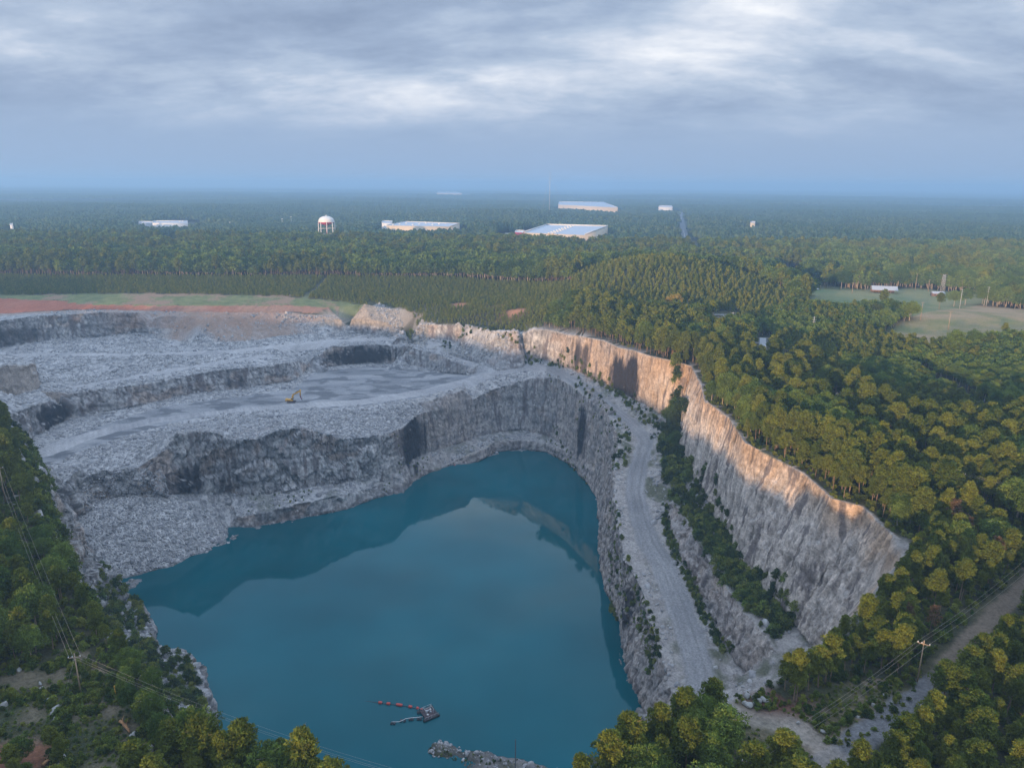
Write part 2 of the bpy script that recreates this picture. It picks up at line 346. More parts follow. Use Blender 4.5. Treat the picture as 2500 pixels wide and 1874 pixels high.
# ------------------------------------------------------------------ node helpers
def nd(nt, t, **kw):
    n = nt.nodes.new(t)
    for k, v in kw.items():
        setattr(n, k, v)
    return n
def mat(name):
    m = bpy.data.materials.new(name); m.use_nodes = True
    return m, m.node_tree, m.node_tree.nodes['Principled BSDF']
def noise_node(nt, scale, detail=4, rough=.6, vec=None, dim='3D'):
    n = nd(nt, 'ShaderNodeTexNoise'); n.noise_dimensions = dim
    n.inputs['Scale'].default_value = scale; n.inputs['Detail'].default_value = detail; n.inputs['Roughness'].default_value = rough
    if vec is not None: nt.links.new(vec, n.inputs['Vector'])
    return n
def mapr(nt, src, a, b, c, d):
    n = nd(nt, 'ShaderNodeMapRange'); n.inputs[1].default_value = a; n.inputs[2].default_value = b
    n.inputs[3].default_value = c; n.inputs[4].default_value = d
    nt.links.new(src, n.inputs[0]); return n.outputs[0]
def mixc(nt, a, b, fac, mode='MIX'):
    n = nd(nt, 'ShaderNodeMix'); n.data_type = 'RGBA'; n.blend_type = mode
    for v, k in ((fac, 0), (a, 6), (b, 7)):
        if isinstance(v, (int, float)): n.inputs[k].default_value = v
        elif isinstance(v, tuple): n.inputs[k].default_value = (*v, 1)
        else: nt.links.new(v, n.inputs[k])
    return n.outputs[2]
def simple(name, col, rough=.7, metal=0, var=.12, scale=3.0, bump=0):
    m, nt, b = mat(name)
    tc = nd(nt, 'ShaderNodeTexCoord')
    n = noise_node(nt, scale, 5, .65, tc.outputs['Object'])
    v = mapr(nt, n.outputs[0], .3, .7, 1-var, 1+var)
    mm = nd(nt, 'ShaderNodeVectorMath', operation='SCALE'); mm.inputs[0].default_value = col
    nt.links.new(v, mm.inputs['Scale']); nt.links.new(mm.outputs[0], b.inputs['Base Color'])
    b.inputs['Roughness'].default_value = rough; b.inputs['Metallic'].default_value = metal
    return m

def new_mesh(name, V, Fl, mats=(), smooth=False, matidx=None, cols=None):
    """V (n,3) array; Fl list of arrays of faces (each (k,3) or (k,4))"""
    me = bpy.data.meshes.new(name)
    V = np.asarray(V, dtype=np.float32)
    me.vertices.add(len(V)); me.vertices.foreach_set('co', V.ravel())
    Fl = [np.asarray(f, dtype=np.int32) for f in Fl if len(f)]
    nl = sum(f.size for f in Fl); npoly = sum(len(f) for f in Fl)
    me.loops.add(nl); me.loops.foreach_set('vertex_index', np.concatenate([f.ravel() for f in Fl]))
    me.polygons.add(npoly)
    tot = np.concatenate([np.full(len(f), f.shape[1], np.int32) for f in Fl])
    st = np.concatenate([[0], np.cumsum(tot)[:-1]]).astype(np.int32)
    me.polygons.foreach_set('loop_start', st); me.polygons.foreach_set('loop_total', tot)
    if matidx is not None: me.polygons.foreach_set('material_index', np.asarray(matidx, np.int32))
    if smooth: me.polygons.foreach_set('use_smooth', np.ones(npoly, bool))
    for m in mats: me.materials.append(m)
    if cols is not None:
        for nm, c in cols.items():
            if c.ndim == 1:
                a = me.attributes.new(nm, 'FLOAT', 'POINT'); a.data.foreach_set('value', c.astype(np.float32))
            else:
                a = me.attributes.new(nm, 'FLOAT_COLOR', 'POINT')
                cc = np.ones((len(c), 4), np.float32); cc[:, :3] = c; a.data.foreach_set('color', cc.ravel())
    me.update(calc_edges=True)
    return me
def link(name, me, kind=None, label=None, cat=None, group=None, parent=None, loc=None):
    o = bpy.data.objects.new(name, me); scene.collection.objects.link(o)
    if kind: o['kind'] = kind
    if label: o['label'] = label
    if cat: o['category'] = cat
    if group: o['group'] = group
    if parent is not None: o.parent = parent
    if loc is not None: o.location = loc
    return o

# ------------------------------------------------------------------ zones on the ground
strip = px(51, (40, 1115), (120, 1075), (260, 1030), (400, 990), (560, 970), (720, 950), (770, 908), (900, 895), (1020, 905), (1150, 914), (1195, 905), (1170, 935), (1042, 968),
    (885, 992), (700, 1000), (560, 1004), (420, 1035), (300, 1065), (200, 1100), (110, 1140))
FLOOR_POLY = strip
SCREE_POLY = [P(274, 1425, -2), P(341, 1410, -2), P(423, 1388, -2), P(470, 1364, -2), P(541, 1336, -2), P(580, 1298, -2), P(549, 1270, 6), P(510, 1235, 18), P(470, 1215, 24), P(412, 1203, 30), P(302, 1203, 32), P(220, 1212, 32), P(184, 1310, 22), P(210, 1370, 10)]
CLAY_POLY = CLAY_FOOT + CLAY_TOP[::-1]
GRASS_POLY = CLAY_TOP + GRASS_TOP[::-1]
MEADOW = px(104, (1967, 770), (1985, 715), (2030, 700), (2120, 707), (2230, 702), (2330, 712), (2440, 722), (2390, 745), (2250, 775), (2225, 784), (2160, 762), (2100, 770), (2060, 778))
PASTURE = px(104, (2105, 828), (2180, 808), (2240, 780), (2300, 752), (2355, 742), (2420, 748), (2520, 758), (2640, 780), (2640, 835), (2560, 850), (2450, 840), (2330, 855), (2270, 860), (2180, 845))
CLEAR_L = px(103, (120, 1620), (180, 1560), (250, 1640), (300, 1700), (350, 1790), (420, 1900), (100, 1960), (-60, 1960), (-60, 1700), (20, 1640))
CLEAR_R = px(103, (1800, 1690), (1880, 1690), (1930, 1720), (1990, 1700), (2080, 1660), (2180, 1660), (2240, 1690), (2170, 1760), (2090, 1830), (2000, 1920), (1840, 1920), (1780, 1800))
CUT_R = [P(1990, 1740, 103), P(2240, 1650, 103), P(2330, 1570, 103), P(2420, 1480, 103)]
TRACK = [(1985, 1930, 103, 3.2), (2030, 1862, 103, 3.2), (2125, 1790, 103, 3), (2200, 1728, 103, 2.6), (2262, 1690, 103, 2.4), (2300, 1640, 103, 2.2), (2362, 1568, 103, 2.2), (2440, 1490, 103, 2.2), (2510, 1425, 103, 2.2), (2560, 1380, 103, 2.2)]
TRACK3 = [P(u, v, z) for u, v, z, w in TRACK]
TRACK2 = [P(u, v, 103) for u, v in ((2440, 1325), (2475, 1350), (2520, 1395), (2560, 1380))]
LOOP = [P(u, v, 103) for u, v in ((1800, 1740), (1850, 1755), (1907, 1760), (1960, 1785), (2000, 1820), (2035, 1850), (2030, 1880))]
LANE = [P(u, v, 103) for u, v in ((1862, 830), (1862, 850), (1860, 880), (1854, 900))]
PAVED = [P(u, v, 103) for u, v in ((2240, 915), (2300, 948), (2345, 978), (2400, 1020), (2480, 1060))]
HIGHWAY = [P(u, v, 100) for u, v in ((1712, 632), (1690, 612), (1673, 590), (1668, 562), (1664, 540), (1662, 520))]
CUTLINE = [P(u, v, 103) for u, v in ((1800, 800), (1900, 880), (2037, 1015), (2190, 1130), (2337, 1230), (2480, 1330), (2560, 1380))]

def road_mask(x, y, pts, ws, soft=1.5):
    d, w = dist_line(x, y, pts, ws); d = d+1.1*fbm(x/5, y/5, 0*x, 3, 44)
    return sstep(w+soft, w-soft*.3, d)

# ------------------------------------------------------------------ refine the sheet
def refine(V, Fc, target, iters=14):
    for it in range(iters):
        E = np.concatenate([Fc[:, [0, 1]], Fc[:, [1, 2]], Fc[:, [2, 0]]]); Es = np.sort(E, 1)
        key = Es[:, 0].astype(np.int64)*len(V)+Es[:, 1]
        uk, idx, inv = np.unique(key, return_index=True, return_inverse=True)
        ue = Es[idx]; m = (V[ue[:, 0]]+V[ue[:, 1]])/2
        L = np.linalg.norm(V[ue[:, 0]]-V[ue[:, 1]], axis=1)
        mark = L > target(m)*1.4
        if mark.sum() < 10: break
        mid = np.full(len(ue), -1, np.int64); mid[mark] = len(V)+np.arange(mark.sum())
        V = np.concatenate([V, m[mark]])
        inv = inv.ravel(); n = len(Fc)
        mm = np.stack([mid[inv[:n]], mid[inv[n:2*n]], mid[inv[2*n:]]], 1)
        c = (mm >= 0).sum(1)
        out = [Fc[c == 0]]
        for k in range(3):       # one split edge, rotated to the front
            r = [(k+j) % 3 for j in range(3)]
            s1 = (c == 1) & (mm[:, k] >= 0); f = Fc[s1][:, r]; q = mm[s1][:, k]
            out += [np.stack([f[:, 0], q, f[:, 2]], 1), np.stack([q, f[:, 1], f[:, 2]], 1)]
            s2 = (c == 2) & (mm[:, (k+2) % 3] < 0); f = Fc[s2][:, r]; a = mm[s2][:, r[0]]; b = mm[s2][:, r[1]]
            out += [np.stack([a, f[:, 1], b], 1), np.stack([f[:, 0], a, b], 1), np.stack([f[:, 0], b, f[:, 2]], 1)]
        f = Fc[c == 3]; q = mm[c == 3]
        out += [np.stack([f[:, 0], q[:, 0], q[:, 2]], 1), np.stack([q[:, 0], f[:, 1], q[:, 1]], 1), np.stack([q[:, 2], q[:, 1], f[:, 2]], 1), q]
        Fc = np.concatenate(out)
    return V, Fc
FINE = 1.0
def target0(x, y, z):
    d = np.hypot(np.hypot(x, y), z-H)
    inside = in_poly(x, y, PIT) | (dist_line(x, y, PIT+PIT[:1]) < 6)
    t = np.where(inside, -1., 1e6)
    t = np.where(inside & (y < 235) & (x > -75), -2., t)
    vis = in_poly(x, y, CLAY_POLY) | in_poly(x, y, GRASS_POLY) | in_poly(x, y, CLEAR_L) | in_poly(x, y, CLEAR_R) | (dist_line(x, y, TRACK3) < 8)
    t = np.where(vis, np.maximum(.8, .003*d), t)
    vis = vis | (dist_line(x, y, px(88, (895, 750), (1000, 785), (1130, 800), (1262, 812))) < 26)
    vis2 = in_poly(x, y, MEADOW) | in_poly(x, y, PASTURE) | (dist_line(x, y, PAVED) < 12) | (dist_line(x, y, LANE) < 8)
    t = np.where(vis2 & ~inside, np.minimum(t, 4), t)
    return t
GX, GY = np.meshgrid(np.arange(-700, 800, 2.), np.arange(0, 900, 2.), indexing='ij')
TG = target0(GX.ravel(), GY.ravel(), 103+0*GX.ravel()).reshape(GX.shape)
def target(m):
    x, y, z = m[:, 0], m[:, 1], m[:, 2]
    d = np.hypot(np.hypot(x, y), z-H)
    ix = np.clip(((x+700)/2).round().astype(int), 0, GX.shape[0]-1); iy = np.clip((y/2).round().astype(int), 0, GX.shape[1]-1)
    g = TG[ix, iy]; g = np.where((np.abs(x) > 690) | (y > 890) | (y < 0), 1e6, g)
    t = np.where(g < 0, np.maximum(.62, .0022*d)*FINE, np.minimum(g, np.maximum(7, .03*d)))
    t = np.where((g == -2) & (z > 12), 4., t)
    return np.where((g < 0) & (z < -1.8), 12., t)
RV, RF = refine(TV.astype(float), TF, target)
print('refined', len(RV), len(RF), round(time.time()-T0, 1))

def vnormals(V, Fc):
    n = np.cross(V[Fc[:, 1]]-V[Fc[:, 0]], V[Fc[:, 2]]-V[Fc[:, 0]])
    N = np.zeros_like(V)
    for k in range(3):
        for j in range(3):
            N[:, j] += np.bincount(Fc[:, k], n[:, j], minlength=len(V))
    return N/(np.linalg.norm(N, axis=1)[:, None]+1e-9)
N = vnormals(RV, RF)
if N[:, 2].mean() < 0:
    RF = RF[:, ::-1]; N = -N
x, y, z = RV.T
D = np.hypot(np.hypot(x, y), z-H)
inpit = in_poly(x, y, PIT); dr = dist_line(x, y, PIT+PIT[:1])
pitm = np.where(inpit, 1.0, sstep(1.6, 0, dr))
steep = sstep(.78, .5, N[:, 2])*pitm
wr = np.maximum.reduce([road_mask(x, y, ROAD_R3, [q[3]-1 for q in ROAD_R], 2), road_mask(x, y, UP_ROAD3, [q[3] for q in UP_ROAD]),
    road_mask(x, y, ROAD2_3, [q[3] for q in ROAD2]), road_mask(x, y, DIRTROAD3, [q[3] for q in DIRTROAD])])*(1-steep*.8)
nz1 = fbm(x/14, y/14, z/14, 3, 3)
floor = np.where(in_poly(x+nz1*5, y+nz1*5, FLOOR_POLY), 1.0, 0.0)*(1-steep)*pitm
smoothm = np.maximum(wr, floor)
left = sstep(40, -10, x+ (y-560)*.1)
scree = in_poly(x, y, SCREE_POLY)*1.0
vegn = fbm(x/9, y/9, z/9, 3, 77)
dust = fbm(x/25, y/25, z/25, 3, 31)
# displacement: rock walls, rubble, loose ground
amp_near = np.clip(D/300, .5, 1.6)
hx, hy = N[:, 0], N[:, 1]
hl = np.hypot(hx, hy)+1e-6
tx, ty = -hy/hl, hx/hl
big = fbm(x/24, y/24, z/36, 3, 11)
col = 1-np.abs(fbm(x/4.6, y/4.6, z/26, 3, 21))*2
wd1, wd2, wid = worley(x/4.5+big, y/4.5, z/7, 40)
block = wid-.5
strata = vnoise(x/30, y/30, z/1.6+big*2, 51)
crack = sstep(.12, 0.0, wd2-wd1)
f1 = fbm(x/1.9, y/1.9, z/2.3, 3, 61)
smoothcut = sstep(-.05, .25, fbm(x/40, y/40, z/90, 2, 90))          # some walls are clean pre-split faces
rough = 1-.6*smoothcut
dwall = 2.8*big + (1.2*col + 2.0*block)*rough + .45*strata - .9*crack + .75*f1
rcm = np.maximum(sstep(90, 102, x), .65*sstep(-95, -75, x)*sstep(490, 520, y))*sstep(0, 6, z)
rib = 1-np.abs(fbm(x/3.4, y/3.4, z/38, 3, 22))*2.2; rib2 = 1-np.abs(fbm(x/1.5, y/1.5, z/17, 2, 23))*2
dwall = dwall*(1-rcm)+rcm*(1.9*big+1.25*rib+.5*rib2+.5*f1+.3*strata-.4*crack)
lw1, lw2, lwi = worley(x/13+1.4*big+.25*f1, y/13+.8*dust, z/12+1.1*big, 45)
leftm = sstep(-85, -100, x)*sstep(520, 500, y)*sstep(2, 10, z)
dwall = dwall+leftm*(4.5*(lwi-.5)-.5*sstep(.14, 0, lw2-lw1))
w1, w2, wi = worley(x/2.6, y/2.6, z/2.6, 70)
w3, w4, wi3 = worley(x/1.2, y/1.2, z/1.2, 80)
rubm = (1-steep)*(1-smoothm)*pitm
drub = 1.5*fbm(x/9, y/9, z/9, 3, 71) + .55*(.6-w1)*(.5+wi) + .25*(.5-w3)
dsm = .22*fbm(x/6, y/6, z/6, 3, 72)
dis = steep*dwall + rubm*drub + pitm*smoothm*dsm*(1-steep)
shore = np.clip((z+2)/2.5, .25, 1)
# leave the lips of the walls crisp but broken, keep the far land unmoved
dis = dis*shore*(1-.65*sstep(728, 742, y)*sstep(-215, -195, x)*sstep(-90, -110, x))
cap = sstep(0, 5, dr)
dis = np.where(inpit, dis*(.35+.65*cap), dis*.35)
out = RV + N*dis[:, None]
gl = fbm(x/5, y/5, 0*z, 4, 99)
nb_ = dist_line(x, y, px(88, (895, 750), (1000, 785), (1130, 800), (1262, 812)))
out[:, 2] += (1-pitm)*(gl*.5+sstep(22, 8, nb_)*(.7*(.6-w1)*(.5+wi)+.5*fbm(x/8, y/8, z/8, 2, 172)))
# pasture swell and ruts along the ramp
d0, wv = dist_line(x, y, ROAD_R3, [q[3] for q in ROAD_R])
out[:, 2] += -wr*.12*np.cos(d0*2.2)
NV = out
N2 = vnormals(NV, RF)
x, y, z = NV.T
st2 = sstep(.82, .5, N2[:, 2])

# ------------------------------------------------------------------ colours of rock, dust, soil and grass
def C(*c): return np.array(c)[None, :]
def lerp(a, b, t): return a+(b-a)*np.clip(t, 0, 1)[:, None]
fine = fbm(x/1.3, y/1.3, z/1.3, 3, 101); med = fbm(x/7, y/7, z/7, 4, 103); vst = fbm(x/3.2, y/3.2, z/34, 4, 105); vst2 = fbm(x/7.5, y/7.5, z/60, 3, 107)
lay = fbm(x/40, y/40, z/2.2, 3, 109)
rock = lerp(C(.27, .262, .26), C(.50, .485, .47), .5+1.2*med+.6*fine)
pink = sstep(-110, -40, x)*sstep(640, 560, y)                       # the middle and right walls are warmer stone
rock = lerp(rock, C(.46, .37, .31), pink*(.6+.7*med))
rock = lerp(rock, C(.40, .31, .25), (1-pink)*sstep(.12, .4, fbm(x/16, y/16, z/11, 3, 181))*.7)
rightc = sstep(92, 104, x)
rock = lerp(rock, C(.62, .535, .46), rightc*(.8+.6*vst))
backc = sstep(455, 480, y)*sstep(20, 60, x)*sstep(60, 70, z+12*med)
rock = lerp(rock, C(.50, .35, .23), backc*(.55+.6*med))
capc = sstep(86, 101, z+8*vst2)*rightc                               # warm sunlit band under the lip, painted into the rock colour
rock = lerp(rock, C(.47, .31, .19), capc*.75)
rock = rock*(1+.40*lay*st2*(1-.6*rcm)+.55*fine+.55*vst*st2-.35*crack*steep*(1-rcm)+.35*(rib-.6)*rcm*st2)[:, None]  # crevice shading is painted into the colour along the cracks
rock = lerp(rock, C(.15, .125, .12), st2*steep*sstep(.10, .34, vst+.15*med)*.85)
# wet and lichen-dark runs on the walls: where they stand
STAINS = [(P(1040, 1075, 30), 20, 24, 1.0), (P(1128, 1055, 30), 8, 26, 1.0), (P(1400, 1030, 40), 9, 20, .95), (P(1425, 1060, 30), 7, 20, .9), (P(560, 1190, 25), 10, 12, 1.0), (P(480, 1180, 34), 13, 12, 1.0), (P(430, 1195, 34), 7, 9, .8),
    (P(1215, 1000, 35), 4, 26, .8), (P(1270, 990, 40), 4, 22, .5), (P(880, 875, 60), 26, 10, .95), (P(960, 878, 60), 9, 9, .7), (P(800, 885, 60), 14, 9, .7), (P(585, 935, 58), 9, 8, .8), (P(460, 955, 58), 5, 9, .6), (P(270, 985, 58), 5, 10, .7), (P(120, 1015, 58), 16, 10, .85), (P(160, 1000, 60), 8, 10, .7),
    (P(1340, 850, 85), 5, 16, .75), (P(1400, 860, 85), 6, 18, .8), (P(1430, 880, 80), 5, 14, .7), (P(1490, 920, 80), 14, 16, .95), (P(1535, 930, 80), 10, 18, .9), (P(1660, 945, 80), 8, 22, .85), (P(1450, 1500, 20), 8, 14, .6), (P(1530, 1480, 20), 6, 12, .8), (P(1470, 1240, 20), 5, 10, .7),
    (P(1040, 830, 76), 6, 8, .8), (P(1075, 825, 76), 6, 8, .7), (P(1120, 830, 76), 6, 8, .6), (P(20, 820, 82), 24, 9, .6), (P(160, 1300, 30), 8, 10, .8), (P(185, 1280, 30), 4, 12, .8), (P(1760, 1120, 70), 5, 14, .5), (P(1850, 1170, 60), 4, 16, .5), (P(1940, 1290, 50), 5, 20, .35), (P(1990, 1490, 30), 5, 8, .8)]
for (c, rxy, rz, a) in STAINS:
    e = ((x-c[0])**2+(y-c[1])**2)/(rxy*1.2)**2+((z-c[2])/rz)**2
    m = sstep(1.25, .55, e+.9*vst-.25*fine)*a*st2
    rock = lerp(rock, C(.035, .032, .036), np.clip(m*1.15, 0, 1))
rubc = lerp(C(.21, .21, .215), C(.54, .53, .52), .5+.9*(wi[:] - .5)+.6*fine)
rubc = lerp(rubc, C(.36, .31, .265), pink*.5)
roadc = lerp(C(.34, .335, .34), C(.47, .46, .455), .5+1.0*dust+.5*med)
rb_ = fbm(d0/1.3, y/16, z*0, 3, 133)*1.3-.5*np.exp(-((np.abs(d0-2.1))/.5)**2)
roadc = roadc*(1+.18*rb_)[:, None]*np.where(x > 30, .72, 1.0)[:, None]
floorc = lerp(C(.22, .225, .235), C(.36, .36, .365), .5+1.4*fbm(x/26, y/7, z*0, 4, 121)+.3*fine)
wet = sstep(.12, .3, fbm(x/14, y/8, z*0, 3, 123))*floor
floorc = lerp(floorc, C(.12, .125, .135), wet*.8)
c = lerp(rubc, rock, np.maximum(st2*steep, 1-pitm))
c = lerp(c, floorc, floor); c = lerp(c, roadc, wr)
# thin green on ledges and old spoil
ledge = (1-steep)*(1-smoothm)*pitm
grn = ledge*sstep(.0, .3, vegn)*np.maximum(sstep(66, 74, x)*sstep(640, 560, y), sstep(20, 14, z)*.55*(1-scree))
c = lerp(c, C(.075, .085, .035), grn*.8)
# earth banks at the far side
inclay = in_poly(x+3*med, y+4*med, CLAY_POLY)*1.0; ingr = in_poly(x+4*med, y+6*med, GRASS_POLY)*1.0
brown = sstep(760, 735, y+12*med)*sstep(688, 704, y+10*dust)*sstep(-352, -325, x)*sstep(-190, -230, x)*(z > 73)
c = lerp(c, C(.33, .225, .16), brown*(.8+.4*med))
uppale = sstep(700, 716, y)*sstep(-120, -170, x)*(z > 82)*pitm
c = lerp(c, C(.34, .22, .155), uppale*(.55+.5*med))
clayc = lerp(C(.30, .14, .09), C(.33, .20, .135), .5+1.2*dust); clayc = lerp(clayc, C(.40, .12, .06), sstep(-330, -430, x)*.7)
clayc = clayc*(1+.3*fbm(x/1.6, y/12, z/2, 3, 141))[:, None]
grassc = lerp(C(.12, .145, .055), C(.20, .215, .085), .5+1.2*med+.4*fine); grassc = lerp(grassc, C(.28, .19, .12), sstep(.05, .28, dust+.5*fine))
# land outside the pit
duff = lerp(C(.030, .036, .016), C(.075, .07, .035), .5+med+.5*fine)
REDS = [(P(1128, 757, 92), 14, 9), (P(1215, 765, 93), 12, 8), (P(1262, 772, 96), 12, 9)]
redp = np.maximum.reduce([sstep(1.3, .7, ((x-q[0])/a_)**2+((y-q[1])/b_)**2+.9*med) for q, a_, b_ in REDS])
duff = lerp(duff, C(.42, .20, .11), redp)
om = 1-pitm
pas = in_poly(x, y, PASTURE)*1.0; mea = in_poly(x+4*med, y+4*med, MEADOW)*1.0
duff = lerp(duff, lerp(C(.17, .18, .065), C(.36, .255, .145), .4+sstep(600, 690, y)*.5+1.0*dust+.3*fine), np.maximum(pas, 0))
duff = lerp(duff, lerp(C(.12, .17, .06), C(.22, .215, .10), .4+sstep(340, 420, x)*.5+1.0*dust), mea)
cl = in_poly(x+2*med, y+2*med, CLEAR_L)*1.0; crr = in_poly(x+2*med, y+2*med, CLEAR_R)*1.0
duff = lerp(duff, lerp(C(.045, .055, .022), C(.16, .135, .09), .45+1.5*fbm(x/6, y/6, 0*x, 4, 160)), cl)
redl = sstep(10, 6, np.hypot(x-P(0, 1880, 103)[0], y-P(0, 1880, 103)[1])/1.1+3*med)
duff = lerp(duff, C(.23, .105, .06), redl*cl)
duff = lerp(duff, lerp(C(.07, .075, .03), C(.22, .17, .12), .4+1.5*fbm(x/6, y/6, 0*x, 4, 161)), crr)
tr = road_mask(x, y, TRACK3, [q[3] for q in TRACK], 1.0)
duff = lerp(duff, C(.17, .17, .175)*(1+.4*fine)[:, None], tr*sstep(P(2290, 1650, 103)[0]+6, P(2290, 1650, 103)[0]-6, x)); duff = lerp(duff, C(.17, .135, .10), tr*sstep(P(2290, 1650, 103)[0]-6, P(2290, 1650, 103)[0]+6, x))
duff = lerp(duff, C(.30, .20, .15), road_mask(x, y, TRACK2, [2.2]*4, 1.0))
duff = lerp(duff, C(.33, .29, .25)*(1+.3*fine)[:, None], road_mask(x, y, LOOP, [2.2, 2.5, 3, 3, 2.6, 2.2, 2], 2.0)*(.75+.3*med))
duff = lerp(duff, C(.26, .25, .25), road_mask(x, y, LANE, [2.2]*4, .6)); 
gl2 = sstep(12, 2, np.abs(x-P(1900, 1700, 103)[0]))*sstep(10, 2, np.abs(y-P(1900, 1700, 103)[1]))
duff = lerp(duff, C(.14, .055, .04), gl2*crr*.9)
c = lerp(c, duff, om)
c = lerp(c, clayc, inclay); c = lerp(c, grassc, ingr)
TALUS = px(87.5, (895, 752), (940, 757), (1010, 775), (1075, 792), (1140, 803), (1200, 810), (1260, 822), (1200, 818), (1120, 806), (1060, 800), (1000, 796), (950, 783), (905, 762))
intal = in_poly(x+5*med, y+5*med, TALUS)*sstep(-.25, .1, fbm(x/9, y/9, 0*x, 3, 171))
c = lerp(c, C(.36, .335, .30)*(1+.6*fine)[:, None], intal)
warm = np.exp(-((x-P(655, 1062, 54)[0])/22)**2-((y-P(655, 1062, 54)[1])/16)**2-((z-52)/9)**2)
c = lerp(c, C(.43, .26, .18), warm*sstep(-.1, .2, vst2+.3*med)*.8)
c = c*(1+leftm*st2*(.45*(lwi-.5)-.10*sstep(.10, 0, lw2-lw1)))[:, None]
knobc = np.exp(-((x-P(30, 930, 80)[0])/32)**2-((y-528)/22)**2)*pitm
c = lerp(c, C(.42, .36, .31)*(1+.2*lay)[:, None], sstep(.3, .6, knobc)*st2)
fixm = sstep(-212, -190, x)*sstep(-70, -90, x)*sstep(736, 742, y)*sstep(778, 766, y)*(z > 78)
c = lerp(c, C(.34, .29, .235)*(1+.6*fine+.3*med)[:, None], fixm*.85)
c = c*(1+.14*scree)[:, None]
spitm = sstep(262, 250, y)*sstep(-60, -40, x)*sstep(14, 8, z)
c = lerp(c, lerp(C(.10, .10, .055), C(.24, .225, .215), .5+1.4*med+.6*fine), spitm)
wetline = sstep(1.3, .2, z)*pitm
c = c*(1-.45*wetline)[:, None]
c = c*np.where(om > .5, 1.0, .90)[:, None]
COL = np.clip(c, .012, .75)
print('coloured', round(time.time()-T0, 1))

mt, nt, bs = mat('quarry_rock_and_soil')
at = nd(nt, 'ShaderNodeAttribute', attribute_name='Col'); tc = nd(nt, 'ShaderNodeTexCoord')
n1 = noise_node(nt, 1.1, 6, .7, tc.outputs['Object']); n2 = noise_node(nt, .35, 6, .65, tc.outputs['Object'])
v1 = mapr(nt, n1.outputs[0], .3, .7, .60, 1.36)
sc = nd(nt, 'ShaderNodeVectorMath', operation='SCALE'); nt.links.new(at.outputs['Color'], sc.inputs[0]); nt.links.new(v1, sc.inputs['Scale'])
nt.links.new(sc.outputs[0], bs.inputs['Base Color'])
bs.inputs['Roughness'].default_value = .88; bs.inputs['Specular IOR Level'].default_value = .25
bp = nd(nt, 'ShaderNodeBump'); bp.inputs['Strength'].default_value = 1.0; bp.inputs['Distance'].default_value = .8
nt.links.new(n1.outputs[0], bp.inputs['Height']); nt.links.new(bp.outputs[0], bs.inputs['Normal'])

# split the sheet into the surfaces one would name
fc = NV[RF].mean(1); fx, fy = fc[:, 0], fc[:, 1]
fm = {}
fr_ = np.full(len(RF), 0)
def pol(mask, k): fr_[(fr_ == 0) & mask] = k
fwr = wr[RF].mean(1); ffl = floor[RF].mean(1)
d1r, w1r = dist_line(fx, fy, ROAD_R3, [q[3] for q in ROAD_R])
pol((fwr > .5) & (d1r < w1r+1), 1); pol(fwr > .5, 2); pol(ffl > .5, 3)
pol(in_poly(fx, fy, CLAY_POLY), 4); pol(in_poly(fx, fy, GRASS_POLY), 5); pol(in_poly(fx, fy, PASTURE), 6); pol(in_poly(fx, fy, MEADOW), 7)
pol((tr[RF].mean(1) > .5), 8)
ipf = in_poly(fx, fy, PIT)
pol(ipf & (st2[RF].mean(1)*steep[RF].mean(1) > .45), 9); pol(ipf, 10)
names = {0: 'terrain', 1: 'ramp_road', 2: 'haul_road', 3: 'quarry_floor', 4: 'clay_bank', 5: 'grass_bank', 6: 'pasture', 7: 'meadow', 8: 'track', 9: 'rock_face', 10: 'rubble_ground'}
for k, nm in names.items():
    sel = RF[fr_ == k]
    if not len(sel): continue
    u, inv = np.unique(sel, return_inverse=True)
    me = new_mesh(nm, NV[u], [inv.reshape(-1, 3)], [mt], smooth=(k in (0, 1, 2, 3, 6, 7)), cols={'Col': COL[u]})
    link(nm, me, kind='structure')
print('sheet', round(time.time()-T0, 1))

# water
mw, nt, bs = mat('quarry_water')
bs.inputs['Base Color'].default_value = (.0, .085, .115, 1); bs.inputs['Roughness'].default_value = .03; bs.inputs['IOR'].default_value = 1.33; bs.inputs['Specular Tint'].default_value = (.15, .75, 1, 1)
tc = nd(nt, 'ShaderNodeTexCoord'); mp = nd(nt, 'ShaderNodeMapping'); mp.inputs['Scale'].default_value = (1, .55, 1); nt.links.new(tc.outputs['Object'], mp.inputs['Vector'])
n1 = noise_node(nt, .9, 3, .5, mp.outputs[0]); bp = nd(nt, 'ShaderNodeBump'); bp.inputs['Strength'].default_value = .05; bp.inputs['Distance'].default_value = .12
nt.links.new(n1.outputs[0], bp.inputs['Height']); nt.links.new(bp.outputs[0], bs.inputs['Normal'])
n2 = noise_node(nt, .012, 3, .5, tc.outputs['Object'])
wc = mixc(nt, (.0, .058, .070), (.0, .086, .106), mapr(nt, n2.outputs[0], .35, .65, 0, 1)); nt.links.new(wc, bs.inputs['Base Color'])
me = new_mesh('water', [(-330, 100, .12), (120, 100, .12), (120, 650, .12), (-330, 650, .12)], [[(0, 1, 2, 3)]], [mw])
link('water', me, kind='structure')
